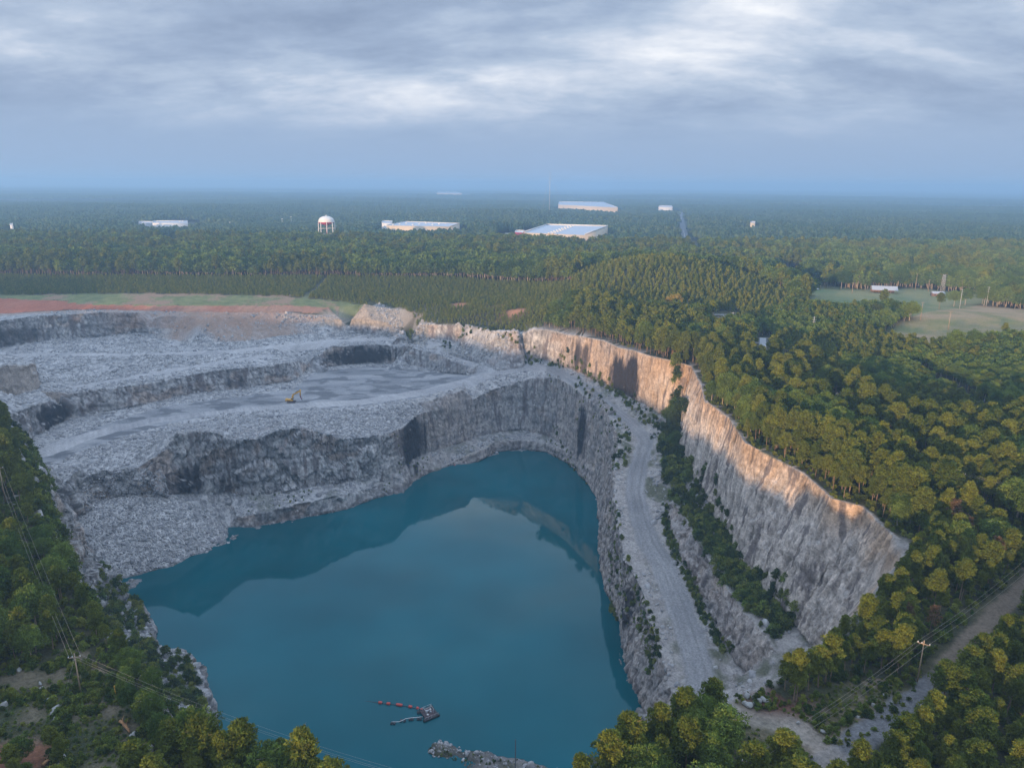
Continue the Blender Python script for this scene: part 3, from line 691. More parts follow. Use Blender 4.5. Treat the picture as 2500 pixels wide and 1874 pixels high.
# ------------------------------------------------------------------ foliage
rng = np.random.default_rng(7); random.seed(7)
def leaf_mat(name, ca, cb, transl=.25):
    m, nt, bs = mat(name)
    at = nd(nt, 'ShaderNodeAttribute', attribute_name='tint'); oi = nd(nt, 'ShaderNodeObjectInfo')
    c = mixc(nt, ca, cb, oi.outputs['Random'])
    n2 = mapr(nt, at.outputs['Fac'], 0, 1, .55, 1.45)
    sc = nd(nt, 'ShaderNodeVectorMath', operation='SCALE'); nt.links.new(c, sc.inputs[0]); nt.links.new(n2, sc.inputs['Scale'])
    df = nd(nt, 'ShaderNodeBsdfDiffuse'); tr = nd(nt, 'ShaderNodeBsdfTranslucent'); ms = nd(nt, 'ShaderNodeMixShader'); ms.inputs[0].default_value = transl
    nt.links.new(sc.outputs[0], df.inputs['Color']); nt.links.new(sc.outputs[0], tr.inputs['Color'])
    nt.links.new(df.outputs[0], ms.inputs[1]); nt.links.new(tr.outputs[0], ms.inputs[2])
    nt.links.new(ms.outputs[0], nt.nodes['Material Output'].inputs['Surface'])
    return m
M_PINE = leaf_mat('pine_needles', (.084, .116, .022), (.178, .198, .034))
M_BROAD = leaf_mat('broad_leaves', (.064, .110, .026), (.160, .212, .042))
M_YOUNG = leaf_mat('young_pine_needles', (.125, .170, .034), (.215, .225, .044))
M_DARK = leaf_mat('dark_green_leaves', (.040, .065, .020), (.075, .100, .028))  # darker green foliage for some shrubs and trees
M_YEL = leaf_mat('yellowing_leaves', (.30, .24, .06), (.36, .27, .07))
M_BROWN = leaf_mat('dead_brown_needles', (.13, .085, .048), (.18, .11, .06))
M_BARK = simple('bark', (.22, .15, .10), .9, 0, .3, 3)
M_BARKP = simple('pale_bark', (.36, .30, .23), .9, 0, .3, 3)

def trunk_geo(h, r0, seed, limbs, crown_r, top=.97, base=.42):
    rg = np.random.default_rng(seed); Vs, Fs = [], []
    def tube(p0, p1, ra, rb, n=6, seg=4, bend=0.0):
        b = len(Vs); pts = []
        off = rg.normal(0, bend, 3)
        d = (p1-p0); L = np.linalg.norm(d); d = d/L
        a = np.cross(d, [0, 0, 1.0]) if abs(d[2]) < .9 else np.cross(d, [1.0, 0, 0]); a /= np.linalg.norm(a); c = np.cross(d, a)
        for i in range(seg+1):
            t = i/seg; p = p0+(p1-p0)*t+off*math.sin(t*math.pi); r = ra*(1-t)+rb*t
            for k in range(n):
                an = k*2*math.pi/n; Vs.append(p+(a*math.cos(an)+c*math.sin(an))*r)
        for i in range(seg):
            for k in range(n):
                Fs.append((b+i*n+k, b+i*n+(k+1) % n, b+(i+1)*n+(k+1) % n, b+(i+1)*n+k))
    tube(np.array([0, 0, -1.2]), np.array([0, 0, h*top]), r0, r0*.25, 7, 6, h*.012)
    for i in range(limbs):
        t = base+(.95-base)*i/max(1, limbs-1); an = i*2.4+rg.uniform(-.5, .5); L = crown_r*rg.uniform(.55, .9)*(1-.5*abs(t-.6))
        p0 = np.array([0, 0, h*t*.93]); p1 = p0+np.array([math.cos(an)*L, math.sin(an)*L, L*rg.uniform(.15, .6)])
        tube(p0, p1, r0*.32, r0*.08, 4, 2, .1)
    return np.array(Vs), np.array(Fs)

def clumps(centers, radii, n, size, seed, flat=1.0, up=.3):
    """leaf-sized triangles spread through each clump, radiating outwards"""
    rg = np.random.default_rng(seed); K = len(centers)
    d = rg.normal(size=(K, n, 3)); d[..., 2] += up; d /= np.linalg.norm(d, axis=2, keepdims=True)
    rr = radii[:, None]*rg.uniform(.35, 1.0, (K, n))**.7
    p = centers[:, None]+d*rr[..., None]*np.array([1, 1, flat])
    dd = d+rg.normal(0, .75, d.shape); dd /= np.linalg.norm(dd, axis=2, keepdims=True)
    s = np.cross(dd, rg.normal(size=dd.shape)); s /= np.linalg.norm(s, axis=2, keepdims=True)
    L = size*rg.uniform(.7, 1.5, (K, n, 1)); wdt = size*rg.uniform(.35, .7, (K, n, 1))
    a = p-dd*L*.5-s*wdt; b = p-dd*L*.5+s*wdt; c = p+dd*L
    V = np.stack([a, b, c], 2).reshape(-1, 3)
    Fc = np.arange(len(V)).reshape(-1, 3)
    ct = rg.uniform(.15, .85, K)
    tint = np.repeat(np.clip(ct[:, None]+rg.normal(0, .12, (K, n)), 0, 1).ravel(), 3)
    return V, Fc, tint

def crown_centers(kind, h, cr, K, seed):
    rg = np.random.default_rng(seed); c, r = [], []
    lo_, wob, ph0, lean = rg.uniform(.30, .55), rg.uniform(.1, .38), rg.uniform(0, 6), rg.normal(0, .05, 2)
    for i in range(K):
        t = (i+.5)/K; an = i*2.39996+rg.uniform(-.4, .4)
        if kind == 'pine':        # layered, rounded top, open
            zt = lo_+(1-lo_)*t**.85; q_ = (zt-lo_)/(1-lo_); R_ = cr*1.15*(q_+.12)**.35*(1.02-q_)**.55*(1+wob*math.sin(3*an*.5+ph0+zt*9))*rg.uniform(.22, 1.08)
            c.append((math.cos(an)*R_, math.sin(an)*R_, h*zt*.97)); r.append(cr*rg.uniform(.15, .29))
        elif kind == 'young':     # pointed, branches to the ground
            zt = .12+.88*t; R_ = cr*(1.0-zt)**.75*1.25*rg.uniform(.5, 1.0)
            c.append((math.cos(an)*R_, math.sin(an)*R_, h*zt*.97)); r.append(cr*(.16+.30*(1-zt))*rg.uniform(.8, 1.2))
        else:                     # broadleaf dome with lobes
            u = 1-1.65*t; ph = an; rad = rg.uniform(.62, 1.0); lob = 1+(.15+wob)*math.sin(ph*2+seed)+.2*math.sin(ph*3.3+seed*2+u*3)
            q = math.sqrt(max(0, 1-u*u)) if abs(u) < 1 else 0
            c.append((math.cos(ph)*q*cr*rad*lob, math.sin(ph)*q*cr*rad*lob, h*(.62+.36*u*rad))); r.append(cr*rg.uniform(.19, .36))
    return np.array(c), np.array(r)
SPEC = dict(pine=(14.0, 3.5, M_PINE), young=(8.0, 2.1, M_YOUNG), broad=(13.0, 4.3, M_BROAD))
def make_tree(kind, seed, K, n, size, leafm, trunkp=True):
    h, cr, _ = SPEC[kind]
    c, r = crown_centers(kind, h, cr, K, seed)
    V, Fc, tint = clumps(c, r, n, size, seed, .8 if kind == 'pine' else .95, .5)
    crown = new_mesh('crown', V, [Fc], [leafm], cols={'tint': tint})
    tv, tf = trunk_geo(h, {'pine': .22, 'young': .12, 'broad': .3}[kind], seed, {'pine': 9, 'young': 0, 'broad': 7}[kind], cr, .93 if kind != 'broad' else .8, .45)
    bark = M_BARKP if kind == 'broad' else M_BARK
    trunk = new_mesh('trunk', tv, [tf], [bark], smooth=True)
    return crown, trunk, (V, Fc, tint, tv, tf, bark)
def whole(name, geo, leafm):
    V, Fc, tint, tv, tf, bark = geo
    return new_mesh(name, np.concatenate([V, tv]), [Fc, tf+len(V)], [leafm, bark], matidx=[0]*len(Fc)+[1]*len(tf), cols={'tint': np.concatenate([tint, np.zeros(len(tv))])})
HI = {}
for kind, K, n, size in (('pine', 165, 40, .30), ('young', 70, 36, .30), ('broad', 175, 44, .29)):
    HI[kind] = [make_tree(kind, 10+i*3, K, n, size, SPEC[kind][2]) for i in range(8)]
HI['brown'] = [make_tree('pine', 91, 46, 34, .30, M_BROWN), make_tree('pine', 95, 40, 30, .30, M_BROWN)]
HI['yellow'] = [make_tree('broad', 61, 80, 50, .36, M_YEL)]
HI['dark'] = [make_tree('broad', 71, 80, 50, .36, M_DARK), make_tree('broad', 74, 80, 50, .36, M_DARK)]

def hidden(name, meshes):
    col_ = bpy.data.collections.new(name)
    for i, me in enumerate(meshes):
        o = bpy.data.objects.new('%s_%02d' % (name, i), me); col_.objects.link(o)
    return col_
def scatter(name, pts, rots, scales, idx, col_, label, cat='forest', kind='stuff'):
    """one object: an instance of one of the collection's meshes on every point"""
    n = len(pts); me = bpy.data.meshes.new(name); me.vertices.add(n)
    me.vertices.foreach_set('co', np.asarray(pts, np.float32).ravel())
    a = me.attributes.new('rot', 'FLOAT_VECTOR', 'POINT'); a.data.foreach_set('vector', np.asarray(rots, np.float32).ravel())
    a = me.attributes.new('scl', 'FLOAT_VECTOR', 'POINT'); a.data.foreach_set('vector', np.asarray(scales, np.float32).ravel())
    a = me.attributes.new('pick', 'INT', 'POINT'); a.data.foreach_set('value', np.asarray(idx, np.int32))
    o = link(name, me, kind=kind, label=label, cat=cat)
    ng = bpy.data.node_groups.new(name, 'GeometryNodeTree')
    ng.interface.new_socket('Geometry', in_out='INPUT', socket_type='NodeSocketGeometry'); ng.interface.new_socket('Geometry', in_out='OUTPUT', socket_type='NodeSocketGeometry')
    gi = ng.nodes.new('NodeGroupInput'); go = ng.nodes.new('NodeGroupOutput'); ip = ng.nodes.new('GeometryNodeInstanceOnPoints')
    ci = ng.nodes.new('GeometryNodeCollectionInfo'); ci.inputs['Collection'].default_value = col_
    ci.inputs['Separate Children'].default_value = True; ci.inputs['Reset Children'].default_value = True
    ip.inputs['Pick Instance'].default_value = True
    def na(nm, t):
        q = ng.nodes.new('GeometryNodeInputNamedAttribute'); q.data_type = t; q.inputs['Name'].default_value = nm
        return q.outputs['Attribute']
    ng.links.new(gi.outputs[0], ip.inputs['Points']); ng.links.new(ci.outputs[0], ip.inputs['Instance'])
    e2r = ng.nodes.new('FunctionNodeEulerToRotation'); ng.links.new(na('rot', 'FLOAT_VECTOR'), e2r.inputs[0])
    ng.links.new(e2r.outputs[0], ip.inputs['Rotation']); ng.links.new(na('scl', 'FLOAT_VECTOR'), ip.inputs['Scale']); ng.links.new(na('pick', 'INT'), ip.inputs['Instance Index'])
    ng.links.new(ip.outputs[0], go.inputs[0])
    md = o.modifiers.new('scatter', 'NODES'); md.node_group = ng
    return o

# ------------------------------------------------------------------ where trees stand
def jgrid(x0, x1, y0, y1, s):
    gx, gy = np.meshgrid(np.arange(x0, x1, s), np.arange(y0, y1, s*.87))
    gx = gx+(np.arange(gx.shape[0])[:, None] % 2)*s/2
    return (gx+rng.uniform(-.36, .36, gx.shape)*s).ravel(), (gy+rng.uniform(-.36, .36, gx.shape)*s).ravel()
def inview(x, y, m=40):
    return (y > -60) & (np.abs(x) < .74*np.abs(y)+75+m)
BLD = []      # footprints kept clear of trees: (x, y, radius)
def bld(u, v, z, r): p = P(u, v, z); BLD.append((p[0], p[1], r)); return p
B_TANK = bld(796, 592, 108, 30)
B_W1 = bld(1380, 566, 104, 10); B_W2 = bld(1030, 553, 104, 10); B_W3 = bld(1440, 504, 104, 10); B_W4 = bld(405, 545, 104, 10); B_W5 = bld(1095, 471, 104, 10)
B_HOUSE = bld(1985, 700, 104, 14); B_BARN = bld(2155, 708, 104, 16); B_SHED = bld(1925, 668, 104, 22); B_SUB = bld(1755, 795, 103, 9)
CLEARPOLYS = [MEADOW, PASTURE, CLEAR_R, px(103, (1895, 660), (1960, 655), (1970, 690), (1900, 702)), px(104, (1945, 690), (2010, 688), (2012, 735), (1940, 728)), px(103, (1735, 786), (1805, 782), (1805, 824), (1735, 828))]
WH = [([(1280, 568), (1428, 574), (1484, 553), (1335, 549.5)], 127), ([(944, 550.5), (1098, 553), (1122, 546), (988, 541.5)], 127), ([(1363, 499.5), (1508, 507), (1473, 493.5), (1365, 493)], 130), ([(1066, 471.5), (1128, 473), (1118, 469), (1070, 468.6)], 130),
      ([(1608, 505), (1642, 505.4), (1640, 502.5), (1610, 502.3)], 126), ([(372, 544), (458, 544), (458, 539.5), (376, 540)], 127), ([(338, 543.5), (370, 544.5), (374, 541.6), (342, 541)], 122), ([(1257, 567), (1277, 568), (1280, 563.5), (1260, 563)], 122), ([(1232, 573.5), (1243, 573.7), (1245, 570.8), (1234, 570.7)], 120),
      ([(932, 544), (956, 544.5), (958, 540), (934, 539.6)], 122), ([(398, 595), (428, 595.5), (424, 588), (404, 588)], 112), ([(24, 549), (31, 549.2), (31.5, 546.5), (25, 546.4)], 134), ([(1832, 543.5), (1843, 543.7), (1844, 541.5), (1834, 541.3)], 124)]
WZ = []
for cpx_, zr_ in WH:
    c_ = [P(u, v, zr_) for u, v in cpx_]; near_ = .93
    WZ.append([(c_[0][0]*near_-6, c_[0][1]*near_), (c_[1][0]*near_+6, c_[1][1]*near_), (c_[1][0]+8, c_[1][1]), (c_[2][0]*1.02+8, c_[2][1]*1.02), (c_[3][0]*1.02-8, c_[3][1]*1.02), (c_[0][0]-8, c_[0][1])])
_t = PY(796, 526, 1500); WZ += [[(_t[0]*.93-16, 1395), (_t[0]*.93+16, 1395), (_t[0]+22, 1525), (_t[0]-22, 1525)], px(105.5, (412, 560), (496, 560), (490, 546), (415, 546))]
def near_poly(x, y, pl, d): return in_poly(x, y, pl) | (dist_line(x, y, list(pl)+[pl[0]]) < d)
def forest_ok(x, y):
    ok = ~in_poly(x, y, HULL) & (dist_line(x, y, HULL+HULL[:1]) > np.where((x < -60) & (y < 480), .4, 2.2))
    for pl in CLEARPOLYS+WZ: ok &= ~in_poly(x, y, pl)
    for pts, w in ((TRACK3, 6.0), (LOOP, 4.5), (TRACK2, 4), (LANE, 7), (PAVED, 9), (HIGHWAY, 11), (CUTLINE, 5.5), ([P(245, 1620, 103), P(120, 1480, 103), P(60, 1330, 103), P(5, 1225, 103)], 3)):
        ok &= dist_line(x, y, pts) > w
    for bx, by, r in BLD: ok &= np.hypot(x-bx, y-by) > r
    return ok
TREES = []   # x, y, z, kind, scale, dist
def add(xs, ys, kinds, scl):
    for a, b, k, s in zip(xs, ys, kinds, scl):
        TREES.append((a, b, gz_at(a, b), k, s))
# near woods
ga, gb = jgrid(-700, 1000, 60, 700, 8.6); gc_, gd_ = jgrid(-700, 1000, 60, 700, 5.6)
bigt = np.concatenate([np.ones(len(ga), bool), np.zeros(len(gc_), bool)]); gx = np.concatenate([ga, gc_]); gy = np.concatenate([gb, gd_])
edge_ = dist_line(gx, gy, HULL+HULL[:1]); hill_ = np.exp(-((gx-165)/100)**2-((gy-760)/130)**2) > .30
bigt &= (edge_ > 6) & ~hill_
sel_ = (bigt | (edge_ < 14) | (rng.random(len(gx)) < .62) | hill_) & ~(np.concatenate([np.ones(len(ga), bool), np.zeros(len(gc_), bool)]) & ~bigt)
gx, gy, bigt = gx[sel_], gy[sel_], bigt[sel_]
ok = inview(gx, gy) & forest_ok(gx, gy) & ~in_poly(gx, gy, GRASS_POLY)
PLANT = GRASS_TOP[1:-1] + px(100, (1200, 806), (1262, 806)) + [W(35, 668, 95), W(60, 700, 100), W(75, 760, 105), W(60, 830, 110), W(20, 880, 110), W(-60, 925, 108), W(-200, 930, 108), W(-420, 925, 106), W(-800, 915, 106), W(-800, 830, 104)]
inpl = in_poly(gx, gy, PLANT)
gapn = fbm(gx/14, gy/14, gx*0, 2, 200)
inL = in_poly(gx, gy, CLEAR_L)
ok &= ~inpl & ~(inL & (gapn < .28))
keep = rng.random(len(gx)) < .95
gx, gy, bigt = gx[ok & keep], gy[ok & keep], bigt[ok & keep]
kn = fbm(gx/38, gy/38, gx*0, 3, 210)+.28*sstep(230, 120, gx)-.42*sstep(250, 420, gx)*sstep(300, 420, gy)
inL = in_poly(gx, gy, CLEAR_L)
hillf = np.exp(-((gx-165)/100)**2-((gy-760)/130)**2)
kinds = np.where(hillf > .30, 'young', np.where(kn+rng.normal(0, .16, len(gx)) > -.06, 'pine', 'broad'))
edge = dist_line(gx, gy, HULL+HULL[:1])
scl = np.where(bigt, rng.uniform(1.15, 1.62, len(gx)), rng.uniform(.7, 1.1, len(gx)))*np.where(edge < 5, .85, 1)*np.where(inL, .4, 1)
scl = np.where(gy < 235, np.clip(scl*.78, .55, 1.02), scl); scl = np.where((gx > 190) & (gy > 340), np.minimum(scl*.78, .95), scl); scl = np.where((gx < -60) & (gy >= 235), np.minimum(scl*.85, 1.25), scl)
scl = np.where(hillf > .30, rng.uniform(.95, 1.35, len(gx)), scl)
rn = rng.random(len(gx))
for u, v, zc_ in ((2212, 1500, 112), (2311, 1485, 112), (2164, 1640, 110), (2320, 1235, 114), (2350, 1245, 114), (2385, 1255, 114), (2412, 1268, 114), (2455, 1350, 113)):
    p = P(u, v, zc_); dd_ = np.hypot(gx-p[0], gy-p[1]); near_i = dd_.argmin()
    if dd_[near_i] < 9: kinds = kinds.astype(object); kinds[near_i] = 'brown'
for u, v, rr in ((1440, 700, 5), (1500, 690, 7), (1525, 705, 6), (1590, 715, 6), (1620, 705, 6), (1640, 735, 4), (1800, 705, 8), (1475, 712, 4)):
    p = P(u, v+12, 116); kinds = np.where(np.hypot(gx-p[0], gy-p[1]) < rr+2, 'yellow', kinds)
add(gx, gy, kinds, scl)
# mid-distance woods and the young plantation
gx, gy = jgrid(-1150, 1250, 700, 1420, 7.0)
hillf = np.exp(-((gx-165)/100)**2-((gy-760)/130)**2)
ok = inview(gx, gy) & forest_ok(gx, gy) & ~in_poly(gx, gy, PLANT) & ~in_poly(gx, gy, GRASS_POLY)
gx, gy, hillf = gx[ok], gy[ok], hillf[ok]
kn = fbm(gx/60, gy/60, gx*0, 3, 211)
kinds = np.where(hillf > .30, 'young', np.where(kn+rng.normal(0, .15, len(gx)) > .08, 'pine', 'broad'))
add(gx, gy, kinds, np.where(hillf > .3, rng.uniform(.9, 1.3, len(gx)), np.clip(rng.lognormal(.22, .22, len(gx)), .7, 1.9)))
gx, gy = jgrid(-860, 140, 640, 940, 3.3)
pn = fbm(gx/20, gy/14, gx*0, 3, 150)
gapl = np.abs(gx-(P(708, 735, 103)[0]+(gy-760)*-.02)) > 3.2
ok = in_poly(gx, gy, PLANT) & forest_ok(gx, gy) & inview(gx, gy) & gapl & ~in_poly(gx, gy, TALUS) & np.logical_and.reduce([((gx-q[0])/a_)**2+((gy-q[1])/b_)**2 > .9 for q, a_, b_ in REDS])
gx, gy = gx[ok], gy[ok]
add(gx, gy, ['young']*len(gx), rng.uniform(.42, .72, len(gx)))
for a, b, k, s in ((-60, 123, 'pine', 1.2), (-53, 121, 'pine', 1.12), (-46, 119, 'broad', 1.0), (-40, 118, 'pine', 1.22), (-33, 112, 'pine', 1.1), (-64, 127, 'broad', 1.1), (14, 116, 'pine', 1.0), (19, 119, 'pine', 1.15), (25, 124, 'pine', 1.2), (31, 129, 'pine', 1.1), (27, 117, 'broad', 1.1), (37, 133, 'pine', 1.15), (44, 138, 'pine', 1.0), (36, 124, 'pine', 1.1)):
    TREES.append((a, b, 103., k, s))
print('trees', len(TREES), round(time.time()-T0, 1))

# shrubs on ledges, benches and banks: (x, y, size)
SHR = []
def along(a, b, n, smin, smax, t0=0, t1=1, gap=None):
    """scatter n shrubs between two world lines"""
    La = np.cumsum([0]+[math.dist(p[:2], q[:2]) for p, q in zip(a[:-1], a[1:])]); Lb = np.cumsum([0]+[math.dist(p[:2], q[:2]) for p, q in zip(b[:-1], b[1:])])
    for i in range(n):
        t = rng.uniform(t0, t1); w = rng.uniform(0, 1)
        pa = [np.interp(t*La[-1], La, [p[k] for p in a]) for k in (0, 1)]; pb = [np.interp(t*Lb[-1], Lb, [p[k] for p in b]) for k in (0, 1)]
        SHR.append((pa[0]*(1-w)+pb[0]*w, pa[1]*(1-w)+pb[1]*w, rng.uniform(smin, smax)))
cfr = CLIFF_FOOT[2:9]; mtr = MID_TOP[:6][::-1]
along(offset(cfr, 1.0), mtr, 330, 2.6, 5.5)
along(offset(cfr, 0.0), offset(mtr, 2), 110, 4, 6.5, 0, .6)
along(CLIFF_FOOT[8:12], [P(1636, 1225, 50), P(1620, 1150, 56), P(1612, 1080, 60), P(1640, 1010, 64)], 190, 4, 8)
along(MID_FOOT[:6], offset(MID_FOOT[:6], 3.6), 170, 1.4, 3.6)
along(offset(PIT_TOP[1:8], -3.5), offset(PIT_TOP[1:8], .8), 190, 1.2, 3.2)
along(px(60, (1500, 1060), (1500, 1120)), px(60, (1545, 1050), (1535, 1130)), 26, 2.5, 5)
along([P(1400, 915, 66), P(1500, 1000, 63), P(1545, 1060, 60)], [P(1395, 935, 66), P(1470, 1000, 63), P(1505, 1050, 60)], 60, 1.2, 3.2)
along(pz((1325, 884, 66), (1396, 904, 67), (1474, 939, 68), (1541, 976, 67), (1600, 1015, 65), (1612, 1050, 63)), pz((1340, 893, 66), (1405, 912, 66), (1478, 952, 66), (1530, 990, 65), (1580, 1045, 62), (1600, 1085, 60)), 120, 1.6, 4.2)
along(pz((1080, 842, 68), (1160, 856, 66), (1240, 884, 63), (1320, 890, 65)), pz((1080, 834, 69), (1160, 846, 67), (1240, 874, 64), (1325, 882, 66)), 70, 1.6, 3.6)
along(pz((985, 822, 71), (1000, 826, 71)), pz((1000, 810, 74), (1010, 816, 74)), 8, 5, 7)
along(pz((1335, 905, 66), (1400, 950, 65)), pz((1345, 925, 62), (1385, 950, 62)), 24, 1.2, 2.6)
along(pz((1335, 1072, 12), (1392, 1104, 12.5), (1432, 1140, 14)), pz((1335, 1064, 12), (1392, 1094, 13), (1440, 1130, 16)), 46, 1.0, 2.4)
along(pz((900, 1180, 13), (1050, 1105, 12)), pz((900, 1195, 12), (1050, 1120, 11)), 34, .8, 2.0)
along(pz((600, 1215, 13.5), (780, 1192, 13)), pz((600, 1240, 13), (780, 1208, 13)), 30, .7, 1.7)
along(LEFT_SHELF[1:9], LEFT_FOOT[:8][::-1], 330, 2.5, 6)
along(offset(LEFT_SHELF[1:6], 0), LEFT_FOOT[3:8][::-1], 120, 3, 6)
along([(p[0]+1, p[1]) for p in RIM_LEFT[5:]], [(p[0]+9, p[1]+4) for p in RIM_LEFT[5:]], 260, 3.5, 7)
along([(p[0]-2, p[1]-1) for p in RIM_LEFT[3:]], [(p[0]+3, p[1]+1) for p in RIM_LEFT[3:]], 150, 3, 5.5)
along([P(1506, 850, 98), P(1592, 874, 98)], [P(1506, 870, 90), P(1592, 890, 92)], 22, 1.2, 2.6)
along(RIM_RIGHT[1:9], offset(RIM_RIGHT[1:9], 4), 40, 1.0, 2.2)
for i in range(60):
    t = rng.uniform(); SHR.append((P(1050, 1830, 1)[0]+t*44, P(1050, 1830, 1)[1]-t*10+rng.normal(0, 1.4), rng.uniform(.4, 1.2)))
for pl, n, a, b in ((CLEAR_L, 520, .6, 2.6), (CLEAR_R, 170, .6, 2.2)):
    xs_ = [p[0] for p in pl]; ys_ = [p[1] for p in pl]; k = 0
    while k < n:
        u, v = rng.uniform(min(xs_), max(xs_)), rng.uniform(max(118, min(ys_)), max(ys_))
        if not in_poly(np.array([u]), np.array([v]), pl)[0]: continue
        if fbm(np.array([u/7]), np.array([v/7]), np.array([0.]), 2, 220)[0] < -.12: continue
        if pl is CLEAR_R and dist_line(np.array([u]), np.array([v]), LOOP)[0] < 3.5: continue
        if math.hypot(u-P(0, 1880, 103)[0], v-P(0, 1880, 103)[1]) < 9: continue
        SHR.append((u, v, rng.uniform(a, b))); k += 1
for i in range(140):                    # verge of the near track
    t = rng.uniform(0, 1); j = rng.integers(0, len(TRACK3)-1); p, q = TRACK3[j], TRACK3[j+1]; sd = rng.choice([-1, 1])*rng.uniform(3.4, 6.5)
    dx, dy = q[0]-p[0], q[1]-p[1]; L = math.hypot(dx, dy); SHR.append((p[0]+dx*t-dy/L*sd, p[1]+dy*t+dx/L*sd, rng.uniform(.8, 2.4)))
def clump_shrub(seed, leafm):
    rg = np.random.default_rng(seed); K = 16
    a = rg.uniform(0, 6.28, K); rr = rg.uniform(0, .42, K); zc = rg.uniform(.15, .85, K)
    c = np.stack([np.cos(a)*rr*(1.1-zc*.7), np.sin(a)*rr*(1.1-zc*.7), zc], 1); r = rg.uniform(.16, .28, K)
    V, Fc, tint = clumps(c, r, 26, .10, seed, 1.0, .5)
    return new_mesh('shrub', V, [Fc], [leafm], cols={'tint': tint})
SHM = [clump_shrub(300+i, [M_BROAD, M_YOUNG, M_DARK, M_PINE][i % 4]) for i in range(8)]
# final surface heights under shrubs come from the displaced sheet
SEL = np.where(inpit)[0]
key = (np.floor(NV[SEL, 0]).astype(np.int64)+2000)*10000+np.floor(NV[SEL, 1]).astype(np.int64)+2000
o_ = np.argsort(key, kind='stable'); key_s = key[o_]; zsel = NV[SEL, 2][o_]
def surf(x, y):
    k = (int(math.floor(x))+2000)*10000+int(math.floor(y))+2000
    a, b = np.searchsorted(key_s, k), np.searchsorted(key_s, k+1)
    return float(np.median(zsel[a:b])) if b > a else gz_at(x, y)

# ------------------------------------------------------------------ who is an individual
def app(x, y, z, h):
    u, v, d = proj(x, y, z+h*.6)
    return (h/d if (-30 < u < 2530 and -30 < v < 1950 and d > 0) else 0)
HT = dict(pine=14, young=8, broad=13, brown=14, yellow=13, dark=13)
NMAX = dict(pine=290, young=290, broad=290, brown=60, yellow=40)
order = {}
for i, (a, b, zt, k, s) in enumerate(TREES):
    order.setdefault(str(k), []).append((-app(a, b, zt, HT[str(k)]*s), i))
indiv = set()
for k, l in order.items():
    l.sort(); indiv |= {i for w, i in l[:NMAX.get(k, 0)] if w < 0}
NAME = dict(pine='pine_tree', young='young_pine', broad='broadleaf_tree', brown='dead_pine', yellow='yellow_tree')
def place_words(a, b):
    if a < -60 and b < 420: return 'on the left rim above the pond', 'left rim stand'
    if b < 175 and a < 25: return 'at the bottom edge above the near water', 'near rim stand'
    if in_poly(np.array([a]), np.array([b]), [(p[0], p[1]) for p in TRACK3]+[(300, 60), (10, 60)])[0] or (a > TRACK3[0][0] and b < 175 and a-TRACK3[0][0] > (b-130)*1.0): return 'beyond the gravel track in the bottom right corner', 'trees beyond the gravel track'
    if b < 235: return 'on the near rim between the clearing and the tan cliff', 'near right rim stand'
    if dist_line(np.array([a]), np.array([b]), RIM_RIGHT)[0] < 9: return 'in the edge row along the lip of the right cliff', 'edge row of the right cliff'
    if b < 480 and a < 220: return 'in the stand behind the right cliff', 'stand behind the right cliff'
    if b < 480: return 'in the woods beyond the power line cut', 'woods beyond the power line'
    if a < 60 and b < 930: return 'in the plantation beyond the quarry benches', 'plantation beyond the quarry'
    if a < 250 and b < 900: return 'on the wooded hill above the orange cliff', 'hill above the orange cliff'
    if b < 900: return 'in the woods around the pasture', 'woods around the pasture'
    return 'in the far woods behind the quarry', 'far woods'
DESC = dict(pine='olive pine', young='young pointed pine', broad='domed broadleaf tree', brown='rust brown dead pine', yellow='yellow flowering tree')
CATN = dict(pine='tree', young='tree', broad='tree', brown='tree', yellow='tree')
def lm(n, u, v, z=103): p = P(u, v, z); return (n, p[0], p[1])
LAND = [lm('the clearing power pole', 197, 1689), lm('the left edge power pole', 14, 1226), lm('the orange logs', 304, 1776), lm('the flat topped boulder', 362, 1838), lm('the bottom left red soil', 20, 1850), lm('the orange marker post', 283, 1699), lm('the left end of the scree cone', 110, 1330), lm('the top of the left rim', 20, 1050), lm('the middle of the left rim', 120, 1480), ('the bottom edge left of the spit', -46, 120), ('the bottom edge right of the spit', 24, 122),
    lm('the bottom power pole', 1817, 1890), lm('the track power pole', 2239, 1665), lm('the stone heap', 1845, 1712), lm('the dirt loop', 1900, 1800), lm('the white boulder', 2012, 1783), lm('the lower end of the track', 2060, 1850), lm('the middle of the track', 2300, 1640), lm('the right end of the track', 2440, 1490), lm('the bottom right corner', 2480, 1850), lm('the low end of the tan cliff', 2228, 1331), lm('the near end of the ramp', 1790, 1600), lm('the near corner of the tan cliff', 2100, 1480),
    lm('the middle of the right cliff', 1962, 1153), lm('the upper part of the right cliff', 1800, 1050), lm('the notch of the right cliff', 1712, 938), lm('the pole above the brown pines', 2338, 1232), lm('the pole in the tree gap', 2037, 1015), lm('the paved road', 2330, 970), lm('the grey lane', 1860, 870), lm('the substation', 1759, 799), lm('the right picture edge', 2490, 1150), lm('the orange cliff middle', 1450, 815), lm('the orange cliff left end', 1300, 795), lm('the orange cliff right end', 1640, 870),
    lm('the hill crest', 1615, 640, 136), lm('the left flank of the hill', 1440, 700, 122), lm('the right flank of the hill', 1800, 700, 118), lm('the yellow trees', 1500, 695, 124), lm('the front foot of the hill', 1600, 760, 110), lm('the hill side above the orange cliff', 1400, 770, 106), lm('the meadow', 2060, 760), lm('the pasture corner', 2220, 790), lm('the brown pasture', 2400, 860), lm('the plantation gap', 708, 700, 100), lm('the grass bank', 300, 700, 100)]
ORDN = ['nearest', 'second nearest', 'third nearest', 'fourth nearest', 'fifth nearest', 'sixth nearest', 'seventh nearest', 'eighth nearest', 'ninth nearest', 'tenth nearest', 'eleventh nearest', 'twelfth nearest']
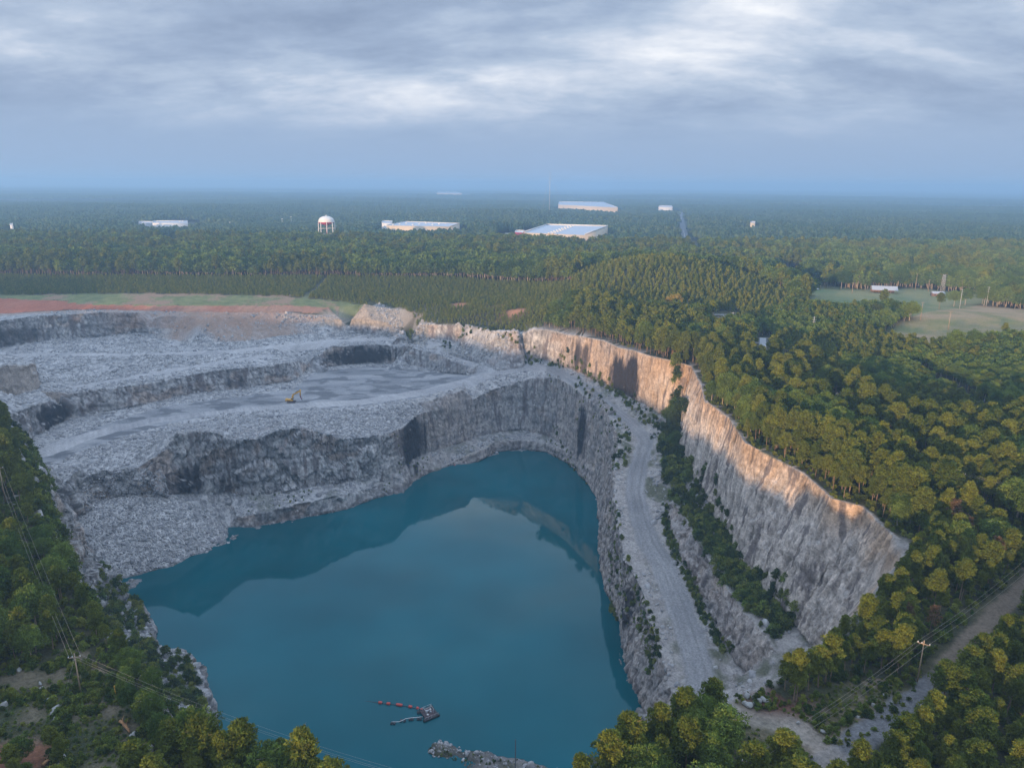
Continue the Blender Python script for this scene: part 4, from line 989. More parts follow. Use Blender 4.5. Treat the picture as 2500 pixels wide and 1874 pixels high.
def ordn(i): return ORDN[i] if i < 12 else '%d%s nearest' % (i+1, 'th' if 10 < (i+1) % 100 < 14 else {1: 'st', 2: 'nd', 3: 'rd'}.get((i+1) % 10, 'th'))
def rank_labels(objs, desc):            # objs: (object, x, y); the label names the landmark and the rank of distance from it
    by = {}
    for o, a, b in objs:
        n, d = min(((l[0], math.hypot(a-l[1], b-l[2])) for l in LAND), key=lambda q: q[1]); by.setdefault((n, desc(o)), []).append((d, o))
    for (n, dsc), l in by.items():
        l.sort(key=lambda q: q[0])
        for i, (d, o) in enumerate(l): o['label'] = '%s %s to %s' % (dsc, ordn(i), n)
RANK = []; rest = []
rg2 = np.random.default_rng(5)
for i, (a, b, zt, k, s) in enumerate(TREES):
    k = str(k); var = int(rg2.integers(0, len(HI[k]))); rz = rg2.uniform(0, 6.28); sx = s*rg2.uniform(.74, 1.14)
    if i not in indiv:
        rest.append((a, b, zt-.3, k, var, rz, s, sx)); continue
    crown, trunk, geo = HI[k][var]
    size = 'tall ' if s > 1.05 else ('small ' if s < .7 else '')
    pw, gp = place_words(a, b)
    e = bpy.data.objects.new(NAME[k], None); scene.collection.objects.link(e)
    e.location = (a, b, zt-.3); e.rotation_euler = (rg2.normal(0, .035), rg2.normal(0, .035), rz); e.scale = (sx, sx, s)
    e['label'] = size+DESC[k]+' '+pw; e['category'] = CATN[k]; e['group'] = DESC[k]+'s, '+gp+(', '+size.strip() if size else '')
    link('crown', crown, parent=e); link('trunk', trunk, parent=e); e['_d'] = size+DESC[k]; RANK.append((e, a, b))
rank_labels(RANK, lambda o: o['_d'])
for o, a, b in RANK: del o['_d']

KI = ['pine', 'young', 'broad', 'brown', 'yellow']
src = []; base_i = {}
# nearer trees keep the full mesh, farther ones a lighter one with bigger leaves
LO = {}
for kind, K, n, size in (('pine', 56, 8, .80), ('young', 26, 9, .62), ('broad', 64, 8, .9)):
    LO[kind] = [whole('tree', make_tree(kind, 210+i*3, K, n, size, SPEC[kind][2])[2], SPEC[kind][2]) for i in range(5)]
allm = []
for k in KI:
    base_i[k] = len(allm); lm = {'pine': M_PINE, 'young': M_YOUNG, 'broad': M_BROAD, 'brown': M_BROWN, 'yellow': M_YEL}[k]
    allm += [whole('tree', g[2], lm) for g in HI[k]]
lob = {}
for k in ('pine', 'young', 'broad'):
    lob[k] = len(allm); allm += LO[k]
woods = hidden('woods', allm)
P_, R_, S_, I_ = [], [], [], []
for a, b, zt, k, var, rz, s, sx in rest:
    d = math.hypot(a, b); P_.append((a, b, zt)); R_.append((rg2.normal(0, .05), rg2.normal(0, .05), rz)); S_.append((sx, sx, s))
    I_.append(base_i[k]+var if (d < 520 or k not in lob) else lob[k]+var % 5)
scatter('forest', P_, R_, S_, I_, woods, 'mixed pine and broadleaf woods around the quarry')
print('near forest', len(P_), round(time.time()-T0, 1))

# shrubs: the largest are things, the rest one undergrowth
SRANK = []
sc_ = sorted(range(len(SHR)), key=lambda i: -app(SHR[i][0], SHR[i][1], gz_at(SHR[i][0], SHR[i][1]), SHR[i][2]))
P_, R_, S_, I_ = [], [], [], []
for n_, i in enumerate(sc_):
    a, b, s = SHR[i]; zt = surf(a, b); rz = rg2.uniform(0, 6.28); v = int(rg2.integers(0, 8)); w = s*rg2.uniform(.85, 1.25)
    if n_ < 280:
        o = link('shrub', SHM[v])
        o.location = (a, b, zt-.15*s); o.rotation_euler = (0, 0, rz); o.scale = (w, w, s)
        if a < -60: pw = ('in the rocky clearing by the left rim', 'left clearing') if zt > 90 else ('on the ledge of the left wall above the water', 'left wall ledge')
        elif zt > 90: pw = ('in the clearing beside the gravel track', 'right clearing') if b < 200 else ('on the cliff lip', 'cliff lip')
        elif zt < 20: pw = ('at the foot of the pit wall by the water', 'shore ledge')
        elif a > 88: pw = ('on the bench under the tan cliff', 'bench under the cliff')
        else: pw = ('along the edge of the ramp road', 'ramp road verge')
        o['label'] = ('large ' if s > 3 else '')+'green shrub '+pw[0]; o['category'] = 'shrub'; o['group'] = ('large ' if s > 3 else '')+'shrubs, '+pw[1]; SRANK.append((o, a, b))
    else:
        P_.append((a, b, zt-.15*s)); R_.append((0, 0, rz)); S_.append((w, w, s)); I_.append(v)
rank_labels(SRANK, lambda o: o['label'].split(' shrub')[0]+' shrub')
# low undergrowth under the near trees
gx, gy = jgrid(-330, 330, 70, 420, 3.1)
ok = inview(gx, gy) & ~in_poly(gx, gy, HULL) & (dist_line(gx, gy, HULL+HULL[:1]) > .8) & (dist_line(gx, gy, TRACK3) > 4) & (dist_line(gx, gy, LOOP) > 4) & ~in_poly(gx, gy, CLEAR_R) & ~(in_poly(gx, gy, CLEAR_L))
for a, b in zip(gx[ok], gy[ok]):
    s = rg2.uniform(1.0, 3.0); P_.append((a, b, gz_at(a, b)-.2)); R_.append((0, 0, rg2.uniform(0, 6.28))); S_.append((s*1.3, s*1.3, s)); I_.append(rg2.integers(0, 8))
gx, gy = jgrid(-330, 330, 100, 420, 1.5)
ok = (in_poly(gx, gy, CLEAR_L) | in_poly(gx, gy, CLEAR_R)) & inview(gx, gy) & (dist_line(gx, gy, TRACK3) > 3.6) & (dist_line(gx, gy, LOOP) > 3.2)
gn = fbm(gx/6, gy/6, gx*0, 3, 160)
ok &= (gn < .12) & (np.hypot(gx-P(0, 1880, 103)[0], gy-P(0, 1880, 103)[1]) > 9)
for a, b in zip(gx[ok], gy[ok]):
    s = rg2.uniform(.35, .95); P_.append((a, b, gz_at(a, b)-.1)); R_.append((0, 0, rg2.uniform(0, 6.28))); S_.append((s*1.5, s*1.5, s)); I_.append(rg2.integers(0, 8))
scatter('undergrowth', P_, R_, S_, I_, hidden('shrubs', SHM), 'low green undergrowth and weeds between trees and rocks', 'undergrowth')

# far woods as patches of canopy
def ico(sub=1):
    import bmesh
    bm = bmesh.new(); bmesh.ops.create_icosphere(bm, subdivisions=sub, radius=1)
    v = np.array([q.co[:] for q in bm.verts]); f = np.array([[q.index for q in g.verts] for g in bm.faces]); bm.free(); return v, f
def patch(seed, size, step, hgt, sub, leafm):
    rg = np.random.default_rng(seed); v, f = ico(sub); f = f[(v[f][:, :, 2].mean(1) > -.45)]
    Vs, Fs, T_ = [], [], []; n = 0; k = int(size/step)
    for i in range(k):
        for j in range(k):
            px_, py_ = (i+.5+rg.uniform(-.42, .42))*step-size/2, (j+.5+rg.uniform(-.42, .42))*step-size/2
            r = step*rg.uniform(.45, .85); h = hgt*rg.uniform(.6, 1.2)
            lump = 1+.28*np.sin(v @ rg.normal(0, 3.2, 3)+rg.uniform(0, 6))+rg.normal(0, .12, len(v))
            q = v*lump[:, None]*np.array([r, r, h*.42])+np.array([px_, py_, h*.62])
            Vs.append(q); Fs.append(f+n); n += len(v); T_.append(np.clip(np.full(len(v), rg.uniform(.1, .9))+rg.normal(0, .15, len(v)), 0, 1))
    return new_mesh('canopy', np.concatenate(Vs), [np.concatenate(Fs)], [leafm], cols={'tint': np.concatenate(T_)})
M_FAR = leaf_mat('distant_canopy', (.036, .068, .038), (.066, .092, .044), 0)  # bluer and darker than near leaves: haze and cloud shade put into the colour
pa = hidden('canopy_patch', [patch(400+i, 60, 6.6, 15, 2, M_FAR) for i in range(6)])
pb = hidden('canopy_sheet', [patch(450+i, 240, 13, 17, 1, M_FAR) for i in range(4)])
def patches(s, rmin, rmax, col_, nvar, nm, lab):
    xs = np.arange(-rmax, rmax, s*.94); ys = np.arange(-200, rmax, s*.94); gx, gy = np.meshgrid(xs, ys); gx, gy = gx.ravel(), gy.ravel()
    ok = inview(gx, gy, s) & (np.hypot(gx, gy) < rmax)
    if rmin: ok &= ((gy > rmin) | (np.abs(gx) > (1250 if rmin < 3000 else rmin)))
    for bx, by, r in BLD: ok &= np.hypot(gx-bx, gy-by) > r+s*.45
    for pl in WZ: ok &= ~near_poly(gx, gy, pl, s*.5)
    ok &= dist_line(gx, gy, HIGHWAY) > 12+s*.45
    gx, gy = gx[ok], gy[ok]; n = len(gx)
    zz_ = np.array([gz_at(a, b) for a, b in zip(gx, gy)]); hs = .8+.5*np.clip(.5+fbm(gx/300, gy/300, gx*0, 2, 9), 0, 1)
    scatter(nm, np.stack([gx, gy, zz_-1], 1), np.stack([gx*0, gx*0, rng.integers(0, 4, n)*math.pi/2], 1), np.stack([np.full(n, 1.06), np.full(n, 1.06), hs], 1), rng.integers(0, nvar, n), col_, lab)
    print(nm, n)
patches(60, 1420, 5200, pa, 6, 'distant_forest', 'unbroken woods on the plain beyond the water tower')
patches(240, 5200, 26000, pb, 4, 'horizon_forest', 'hazy blue woods reaching the horizon')
print('far', round(time.time()-T0, 1))

# ------------------------------------------------------------------ broken rock
M_STONE, nt, bs = mat('broken_stone')
oi = nd(nt, 'ShaderNodeObjectInfo'); tc = nd(nt, 'ShaderNodeTexCoord'); n1 = noise_node(nt, 2.5, 4, .6, tc.outputs['Object'])
c1 = mixc(nt, (.16, .16, .17), (.39, .385, .38), oi.outputs['Random']); c2 = mixc(nt, c1, (.50, .48, .46), mapr(nt, n1.outputs[0], .45, .75, 0, .5))
nt.links.new(c2, bs.inputs['Base Color']); bs.inputs['Roughness'].default_value = .85
def stone(seed):
    rg = np.random.default_rng(seed); v, f = ico(2)
    for i in range(9):                  # chop flat faces
        nrm = rg.normal(size=3); nrm /= np.linalg.norm(nrm); dd = rg.uniform(.45, .8); h = v @ nrm
        v = v-np.maximum(h-dd, 0)[:, None]*nrm
    v = v*np.array([rg.uniform(.8, 1.3), rg.uniform(.6, 1), rg.uniform(.5, .85)])
    return new_mesh('stone', v, [f], [M_STONE])
STM = [stone(500+i) for i in range(8)]
tri = NV[RF]; cen = tri.mean(1)
ar = .5*np.linalg.norm(np.cross(tri[:, 1]-tri[:, 0], tri[:, 2]-tri[:, 0]), axis=1)
rm = rubm[RF].mean(1)*np.where(st2[RF].mean(1) > .6, 0, 1); scf = scree[RF].mean(1)
cx_m, cy_m, cz_m = cen.T
dens = np.where(rm > .5, .10+.5*sstep(-.12, .25, fbm(cx_m/12, cy_m/12, cz_m/12, 3, 600)), 0)
rubble_field = in_poly(cx_m, cy_m, FIELD_EDGE[2:]+PIT_TOP2[4:18][:]+RUB_EDGE)
dens = np.where(rubble_field & (rm > .5), 1.1, dens); dens = np.where(scf > .5, 1.5, dens)
dens = np.where((cx_m > 60) | (cz_m < .3), dens*.35, dens); dens *= (cz_m > -.2)*inpit[RF].min(1)*(cy_m > 235)
dens = dens*(1-(np.abs(cx_m) > 450)); dens = np.where((cz_m > 88), dens*.25, dens)
bankm = np.maximum.reduce([inclay, ingr, brown*.8])[RF].mean(1); dens = dens*(1-bankm); dens = np.where(intal[RF].mean(1) > .4, .8, dens)
w = dens*ar; tot = w.sum(); nst = int(min(tot, 60000)); cw = np.cumsum(w)/tot
pick = np.searchsorted(cw, rng.random(nst)); bc = rng.dirichlet((1, 1, 1), nst)
pp = (tri[pick]*bc[:, :, None]).sum(1)
sz = np.clip(rng.lognormal(-.55, .55, nst), .22, 3.0)*np.where(scf[pick] > .5, .72, 1.0)
scatter('rubble', pp, rng.uniform(0, 6.28, (nst, 3))*np.array([.25, .25, 1]), np.repeat(sz[:, None], 3, 1), rng.integers(0, 8, nst), hidden('stones', STM), 'loose broken grey rock across the benches and the scree cone', 'rubble')
print('stones', nst, round(tot), round(time.time()-T0, 1))
# ------------------------------------------------------------------ built things
class MB:
    def __init__(s): s.V = []; s.F3 = []; s.F4 = []
    def quad(s, a, b, c, d): i = len(s.V); s.V += [a, b, c, d]; s.F4.append((i, i+1, i+2, i+3)); return s
    def box(s, c, d, rz=0, taper=1.0):
        i = len(s.V); ca, sa = math.cos(rz), math.sin(rz)
        for z_, t in ((-1, 1), (1, taper)):
            for a, b in ((-1, -1), (1, -1), (1, 1), (-1, 1)):
                px_, py_ = a*d[0]/2*t, b*d[1]/2*t
                s.V.append((c[0]+px_*ca-py_*sa, c[1]+px_*sa+py_*ca, c[2]+z_*d[2]/2))
        s.F4 += [(i+3, i+2, i+1, i), (i+4, i+5, i+6, i+7)]+[(i+k, i+(k+1) % 4, i+4+(k+1) % 4, i+4+k) for k in range(4)]
        return s
    def tube(s, pts, r, n=8, r2=None, caps=True):
        pts = [Vector(p) for p in pts]; m = len(pts); i0 = len(s.V); a = None
        for k, p in enumerate(pts):
            d = (pts[min(k+1, m-1)]-pts[max(k-1, 0)]).normalized()
            if a is None: a = d.cross(Vector((0, 0, 1)) if abs(d.z) < .95 else Vector((1, 0, 0)))
            a = (a-d*a.dot(d)).normalized(); b = d.cross(a)
            rr = r if r2 is None else r+(r2-r)*k/(m-1)
            for j in range(n):
                t = 2*math.pi*j/n; q = p+(a*math.cos(t)+b*math.sin(t))*rr; s.V.append(tuple(q))
        for k in range(m-1):
            for j in range(n): s.F4.append((i0+k*n+j, i0+k*n+(j+1) % n, i0+(k+1)*n+(j+1) % n, i0+(k+1)*n+j))
        if caps:
            for k, fl in ((0, 1), (m-1, 0)):
                c = len(s.V); s.V.append(tuple(pts[k]))
                for j in range(n):
                    f = (i0+k*n+j, i0+k*n+(j+1) % n, c); s.F3.append(f[::-1] if fl else f)
        return s
    def lathe(s, prof, n=32, c=(0, 0, 0)):
        i0 = len(s.V)
        for r, z_ in prof:
            for j in range(n): t = 2*math.pi*j/n; s.V.append((c[0]+r*math.cos(t), c[1]+r*math.sin(t), c[2]+z_))
        for k in range(len(prof)-1):
            for j in range(n): s.F4.append((i0+k*n+j, i0+k*n+(j+1) % n, i0+(k+1)*n+(j+1) % n, i0+(k+1)*n+j))
        return s
    def bar(s, a, b, w, h):             # a square beam between two points
        a, b = Vector(a), Vector(b); d = (b-a).normalized(); u = d.cross(Vector((0, 0, 1)))
        u = Vector((1, 0, 0)) if u.length < .05 else u.normalized(); v = u.cross(d); i = len(s.V)
        for p in (a, b):
            for x_, y_ in ((-1, -1), (1, -1), (1, 1), (-1, 1)): s.V.append(tuple(p+u*x_*w/2+v*y_*h/2))
        s.F4 += [(i+3, i+2, i+1, i), (i+4, i+5, i+6, i+7)]+[(i+k, i+(k+1) % 4, i+4+(k+1) % 4, i+4+k) for k in range(4)]
        return s
    def prism(s, ring, z0, z1):
        i = len(s.V); n = len(ring)
        s.V += [(p[0], p[1], z0) for p in ring]+[(p[0], p[1], z1) for p in ring]
        for k in range(n): s.F4.append((i+k, i+(k+1) % n, i+n+(k+1) % n, i+n+k))
        if n == 4: s.F4.append((i+4, i+5, i+6, i+7))
        else:
            c = len(s.V); s.V.append((sum(p[0] for p in ring)/n, sum(p[1] for p in ring)/n, z1))
            for k in range(n): s.F3.append((i+n+k, i+n+(k+1) % n, c))
        return s
    def mesh(s, nm, m, smooth=False): return new_mesh(nm, np.array(s.V, float), [np.array(f) for f in (s.F3, s.F4) if f], [m], smooth=smooth)
    def build(s, nm, m, parent=None, smooth=False, **k): return link(nm, s.mesh(nm, m, smooth), parent=parent, **k)
def thing(nm, loc, label, cat, group=None, rz=0, scale=1):
    e = bpy.data.objects.new(nm, None); scene.collection.objects.link(e); e.location = loc; e.rotation_euler = (0, 0, rz); e.scale = (scale,)*3
    e['label'] = label; e['category'] = cat
    if group: e['group'] = group
    return e
def clone(o, loc, label, rz=None):
    c = o.copy(); scene.collection.objects.link(c); c.location = loc; c['label'] = label
    if rz is not None: c.rotation_euler = (0, 0, rz)
    for ch in list(o.children):
        d = ch.copy(); scene.collection.objects.link(d); d.parent = c
        for g in ch.children:
            f = g.copy(); scene.collection.objects.link(f); f.parent = d
    return c
K_WHITE = simple('white_paint', (.66, .65, .62), .5, 0, .06, .3); K_RED = simple('red_paint', (.55, .02, .06), .5, 0, .08, .5); K_CREAM = simple('cream_wall', (.55, .46, .34), .8, 0, .08, .2)
K_ROOF = simple('pale_metal_roof', (.44, .49, .55), .5, 0, .05, .05); K_GREY = simple('grey_metal', (.38, .40, .42), .55, .2, .15, 1); K_WOOD = simple('weathered_pole_wood', (.36, .26, .17), .9, 0, .25, 2)
K_YEL = simple('yellow_machine_paint', (.62, .33, .035), .5, 0, .12, 1.5); K_BLACK = simple('black_rubber_steel', (.03, .032, .035), .6, 0, .2, 2); K_ORANGE = simple('orange_float_plastic', (.45, .06, .04), .55, 0, .08, 2)
K_DECK = simple('rusty_deck_steel', (.085, .06, .065), .8, 0, .3, 2); K_RUST = simple('rusty_roof_steel', (.20, .12, .09), .85, 0, .3, .6); K_DARK = simple('dark_shingle', (.05, .055, .065), .85, 0, .1, 1)
K_GLASS = simple('dark_glass', (.02, .025, .03), .15, 0, .05, 1); K_INS = simple('white_porcelain', (.7, .7, .68), .3, 0, .03, 1); K_WIRE = simple('wire', (.42, .38, .33), .5, .2, .05, 1); K_STEEL = simple('galvanised_steel', (.52, .52, .52), .5, .3, .08, 1)
K_BROWN = simple('red_brown_brick', (.26, .10, .07), .85, 0, .15, 1); K_ASPH = simple('asphalt', (.10, .105, .115), .85, 0, .15, .5); K_LINE = simple('road_paint', (.75, .72, .6), .7, 0, .05, 2); K_LOG = simple('stripped_orange_wood', (.34, .18, .08), .8, 0, .25, 2)
K_HAM = simple('pink_grey_steel', (.22, .10, .13), .6, 0, .15, 2)
K_BOLT = simple('pale_boulder_stone', (.30, .30, .29), .85, 0, .35, .8)

# water tower
bp_ = PY(796, 526, 1500); tx0, ty0 = bp_[0], bp_[1]; g0 = gz_at(tx0, ty0)
zt = bp_[2]; ze = PY(796, 540, 1500)[2]; zb = PY(796, 548.5, 1500)[2]; RT = 15.6
t = thing('water_tower', (tx0, ty0, g0), 'white domed water tower with red underside on legs above the woods', 'water tower')
MB().lathe([(RT, ze-g0-.9), (RT, ze-g0)]+[(RT*math.cos(a), (ze-g0)+(zt-ze-1)*math.sin(a)) for a in np.linspace(.08, 1.53, 14)]+[(0, zt-g0-1)], 40).build('tank_dome', K_WHITE, t, True)
MB().lathe([(0, zb-g0-1.5), (2.5, zb-g0-1.2), (RT*.5, zb-g0+.2), (RT*.8, zb-g0+2.0), (RT*.96, zb-g0+4.4), (RT*.985, ze-g0-.9)], 40).build('tank_underside', K_RED, t, True)
MB().lathe([(1.6, 0), (1.4, zb-g0-4), (2.5, zb-g0-1)], 20).build('riser_pipe', K_RED, t, True)
MB().lathe([(RT+.9, ze-g0-1.5), (RT+.9, ze-g0-.9), (RT, ze-g0-.9)], 40).build('catwalk', K_WHITE, t)
MB().lathe([(1.1, zt-g0-1.2), (1.1, zt-g0+.6), (0, zt-g0+.9)], 12).build('vent', K_WHITE, t, True)
for k in range(8):
    a = k*math.pi/4+.25; MB().tube([(math.cos(a)*(RT+1.2), math.sin(a)*(RT+1.2), 0), (math.cos(a)*RT, math.sin(a)*RT, ze-g0-2.4)], .75, 10).build('leg', K_WHITE, t, True)
b = MB()
for hz_ in (.33, .66):
    zz_ = (ze-g0-2.4)*hz_; rr_ = RT+1.2-1.2*hz_
    for k in range(8):
        a, c_ = k*math.pi/4+.25, (k+1)*math.pi/4+.25; b.tube([(math.cos(a)*rr_, math.sin(a)*rr_, zz_), (math.cos(c_)*rr_, math.sin(c_)*rr_, zz_)], .28, 6)
b.build('bracing', K_WHITE, t)

# warehouses and other buildings: roof corners front-left, front-right, back-right, back-left
def warehouse(nm, cpx, zr, zg, label, wall=K_CREAM, roof=K_ROOF, par=1.6, units=None, cat='warehouse', doors=0):
    c = [P(u, v, zr) for u, v in cpx]; o = (sum(p[0] for p in c)/4, sum(p[1] for p in c)/4, zg)
    L = [(p[0]-o[0], p[1]-o[1]) for p in c]; t = thing(nm, o, label, cat)
    MB().prism(L, -4, zr-zg-.05).build('wall', wall, t)
    MB().quad(*[(p[0], p[1], zr-zg) for p in L]).build('roof', roof, t)
    b = MB()
    for k in (1, 2, 3):
        p, q = L[k], L[(k+1) % 4]; b.bar((p[0], p[1], zr-zg+par/2), (q[0], q[1], zr-zg+par/2), .6, par)
    b.build('parapet', K_WHITE, t)
    if units:
        for (u, v) in units:
            q = P(u, v, zr); u_ = MB(); u_.box((q[0]-o[0], q[1]-o[1], zr-zg+1.1), (4.2, 4.2, 2.2)); u_.build('roof_unit', K_WHITE, t)
    for k in range(doors):
        s = (k+1)/(doors+1); p = (L[0][0]*(1-s)+L[1][0]*s, L[0][1]*(1-s)+L[1][1]*s)
        ang = math.atan2(L[1][1]-L[0][1], L[1][0]-L[0][0]); MB().box((p[0]+math.sin(ang)*.2, p[1]-math.cos(ang)*.2, 2.6), (4, .5, 5.2), ang).build('loading_door', K_GREY, t)
    return t
un = []
for k in range(9):
    s = k/8; un += [(1340+s*52, 570.5-s*18.5), (1350+s*50, 570.8-s*18.5)]
warehouse('warehouse', [(1280, 568), (1428, 574), (1484, 553), (1335, 549.5)], 127, 102, 'largest white roofed warehouse with a diagonal row of roof units', units=un, doors=6, par=3)
warehouse('warehouse', [(944, 550.5), (1098, 553), (1122, 546), (988, 541.5)], 127, 104, 'long cream walled warehouse between the water tower and the largest warehouse', units=[(960+k*16, 549.5-(k % 3)*1.8) for k in range(9)], doors=5)
warehouse('warehouse', [(1363, 499.5), (1508, 507), (1473, 493.5), (1365, 493)], 130, 104, 'far white warehouse behind the largest one, roof sloping to the right')
warehouse('warehouse', [(1066, 471.5), (1128, 473), (1118, 469), (1070, 468.6)], 130, 104, 'small pale warehouse nearest the hazy horizon')
warehouse('warehouse', [(1608, 505), (1642, 505.4), (1640, 502.5), (1610, 502.3)], 126, 104, 'small white warehouse on the plain right of the radio mast', wall=K_WHITE)
warehouse('factory_building', [(372, 544), (458, 544), (458, 539.5), (376, 540)], 127, 103, 'white flat roofed factory on the left plain with parked vehicles', wall=K_WHITE, cat='factory', units=[(385, 541.5), (440, 541), (447, 541)])
warehouse('factory_annex', [(338, 543.5), (370, 544.5), (374, 541.6), (342, 541)], 122, 103, 'low pale shed joined to the left end of the factory', wall=K_GREY, cat='shed')
warehouse('office_block', [(1257, 567), (1277, 568), (1280, 563.5), (1260, 563)], 122, 104, 'small red and white block at the left end of the largest warehouse', wall=K_RED, roof=K_WHITE, cat='building')
warehouse('shed', [(1232, 573.5), (1243, 573.7), (1245, 570.8), (1234, 570.7)], 120, 104, 'tiny white shed left of the red and white block', wall=K_WHITE, roof=K_WHITE, cat='shed')
warehouse('annex', [(932, 544), (956, 544.5), (958, 540), (934, 539.6)], 122, 104, 'pale annex behind the left end of the long cream warehouse', wall=K_WHITE, cat='building')
warehouse('loading_shed', [(398, 595), (428, 595.5), (424, 588), (404, 588)], 112, 104, 'low grey loading shed in a gap of the woods left of the tower', wall=K_GREY, cat='shed')
warehouse('silo_block', [(24, 549), (31, 549.2), (31.5, 546.5), (25, 546.4)], 134, 104, 'narrow white silo block at the far left of the plain', wall=K_WHITE, roof=K_WHITE, cat='building')
warehouse('farm_office', [(1832, 543.5), (1843, 543.7), (1844, 541.5), (1834, 541.3)], 124, 104, 'tiny pink roofed building alone in the right hand woods', wall=K_CREAM, cat='building')

# vehicles parked by the factory and on the highway
def car(nm, col, L=4.6, Wd=1.9, Hh=1.5, truck=False):
    e = thing(nm, (0, 0, 0), '', 'car' if not truck else 'truck')
    if truck:
        MB().box((-.8, 0, 2.35), (L-3, 2.5, 2.7)).build('cargo_box', col, e); MB().box((L/2-1, 0, 1.6), (1.9, 2.3, 2.1), 0, .9).build('cab', K_WHITE, e)
    else:
        MB().box((0, 0, .72), (L, Wd, .65)).box((-.1, 0, 1.22), (L*.55, Wd*.92, .5), 0, .8).build('body', col, e)
        MB().box((-.1, 0, 1.24), (L*.56, Wd*.86, .3), 0, .9).build('window', K_GLASS, e)
    for sx_ in (-.32, .32):
        for sy_ in (-.5, .5):
            MB().tube([(L*sx_, Wd*sy_-.12, .34), (L*sx_, Wd*sy_+.12, .34)], .34, 10).build('wheel', K_BLACK, e)
    return e
cw_ = car('parked_car', K_WHITE); cd_ = car('parked_car', K_DARK); tr_ = car('box_truck', K_WHITE, 10, 2.4, 3.5, True)
proto_used = {}
def put(proto, u, v, z, lab, rz, grp=None):
    p = P(u, v, z); g = gz_at(p[0], p[1]) if z is None else z
    if id(proto) not in proto_used:
        proto_used[id(proto)] = 1; o = proto; o.location = p; o.rotation_euler = (0, 0, rz); o['label'] = lab
    else: o = clone(proto, p, lab, rz)
    if grp: o['group'] = grp
    elif 'group' in o: del o['group']
    return o
put(cd_, 1984, 706.5, gz_at(*P(1984, 706.5, 104)[:2]), 'dark car parked beside the cream house on the meadow', .2)
put(cw_, 1995, 707, gz_at(*P(1995, 707, 104)[:2]), 'white car parked beside the cream house on the meadow', .1)
for k in range(26):
    u, v = rng.uniform(418, 492), rng.uniform(549, 557); put(tr_ if k % 3 == 0 else cw_, u, v, 105.5, ('white box truck' if k % 3 == 0 else 'white car')+' in the lot beside the white factory', rng.uniform(0, 3), 'vehicles parked right of the factory')
ha = math.atan2(HIGHWAY[2][1]-HIGHWAY[0][1], HIGHWAY[2][0]-HIGHWAY[0][0])
for k, (u, v, pr, lb) in enumerate([(1675, 597, tr_, 'white truck on the distant straight highway, in front of the line of traffic'), (1673.5, 592.5, cw_, 'white car behind the truck on the distant highway'), (1672.5, 589, cw_, 'hindmost white car on the distant highway'), (1699, 626, cw_, 'white car at the near end of the distant highway')]):
    put(pr, u, v, 104.4, lb, ha)
def strip_road(nm, pts, w, m, label=None, z0=.25, line=None):
    V, Fq = [], []; dense = []
    for a, b in zip(pts[:-1], pts[1:]):
        n = max(2, int(math.dist(a[:2], b[:2])/6))
        dense += [(a[0]+(b[0]-a[0])*i/n, a[1]+(b[1]-a[1])*i/n) for i in range(n)]
    dense.append(pts[-1][:2]); k = len(dense)
    for i, p in enumerate(dense):
        a, b = dense[max(i-1, 0)], dense[min(i+1, k-1)]; L = math.hypot(b[0]-a[0], b[1]-a[1]); nx, ny = -(b[1]-a[1])/L, (b[0]-a[0])/L
        g = max(gz_at(p[0]+nx*s_, p[1]+ny*s_) for s_ in (-w, 0, w))+z0
        V += [(p[0]+nx*w, p[1]+ny*w, g), (p[0]-nx*w, p[1]-ny*w, g)]
    Fq = [(2*i, 2*i+1, 2*i+3, 2*i+2) for i in range(k-1)]
    return link(nm, new_mesh(nm, V, [Fq], [m]), kind='structure')
strip_road('highway', HIGHWAY, 8, K_ASPH, z0=.8); strip_road('highway_line', HIGHWAY, .25, K_LINE, z0=.86)
strip_road('paved_road', PAVED, 3.6, K_ASPH, z0=.5); strip_road('road_line', PAVED, .1, K_LINE, z0=.52); strip_road('lane', LANE, 2.4, K_GREY, z0=.5)

# farm buildings
def house(nm, u, v, z, L, Wd, hw, hr, rz, wallm, roofm, label, cat='house', openside=False, pn=0):
    p = P(u, v, z); g = gz_at(p[0], p[1]); p = P(u, v, g); t = thing(nm, (p[0], p[1], g), label, cat, rz=rz)
    if openside:
        for i in range(5):
            for sy in (-1, 1): MB().box((-L/2+.6+i*(L-1.2)/4, sy*(Wd/2-.4), hw/2), (.3, .3, hw)).build('post', K_WOOD, t)
        MB().box((0, Wd/2-1, hw/2), (L-1, .3, hw)).build('back_wall', wallm, t)
    else:
        b = MB().box((0, 0, hw/2-.5), (L, Wd, hw+1)); b.build('wall', wallm, t)
        for i in range(3): MB().box((-L/3+i*L/3, -Wd/2-.02, 1.5), (1.2, .12, 1.2)).build('window', K_GLASS, t)
        MB().box((L*.17, -Wd/2-.03, 1.05), (1.0, .14, 2.1)).build('door', K_DARK, t)
    r = MB(); e = .7
    for s in (-1, 1):
        a = [(-L/2-e, s*(Wd/2+e), hw-.15), (L/2+e, s*(Wd/2+e), hw-.15), (L/2+e, 0, hw+hr), (-L/2-e, 0, hw+hr)]
        r.quad(*(a if s < 0 else a[::-1]))
    for s in (-1, 1):
        i = len(r.V); r.V += [(s*L/2, -Wd/2, hw-.1), (s*L/2, Wd/2, hw-.1), (s*L/2, 0, hw+hr-.1)]; r.F3.append((i, i+1, i+2))
    r.build('roof', roofm, t)
    if not openside: MB().box((L*.25, .6, hw+hr*.8), (.8, .8, 1.6)).build('chimney', K_BROWN, t)
    return t
house('farmhouse', 1987, 701, 104, 13, 9, 3.2, 3.6, .1, K_CREAM, K_DARK, 'cream house with dark shingle roof at the edge of the meadow')
house('garage', 1961, 698, 104, 6, 6, 3, 2, .4, K_WHITE, K_GREY, 'small white outbuilding left of the cream house', 'shed')
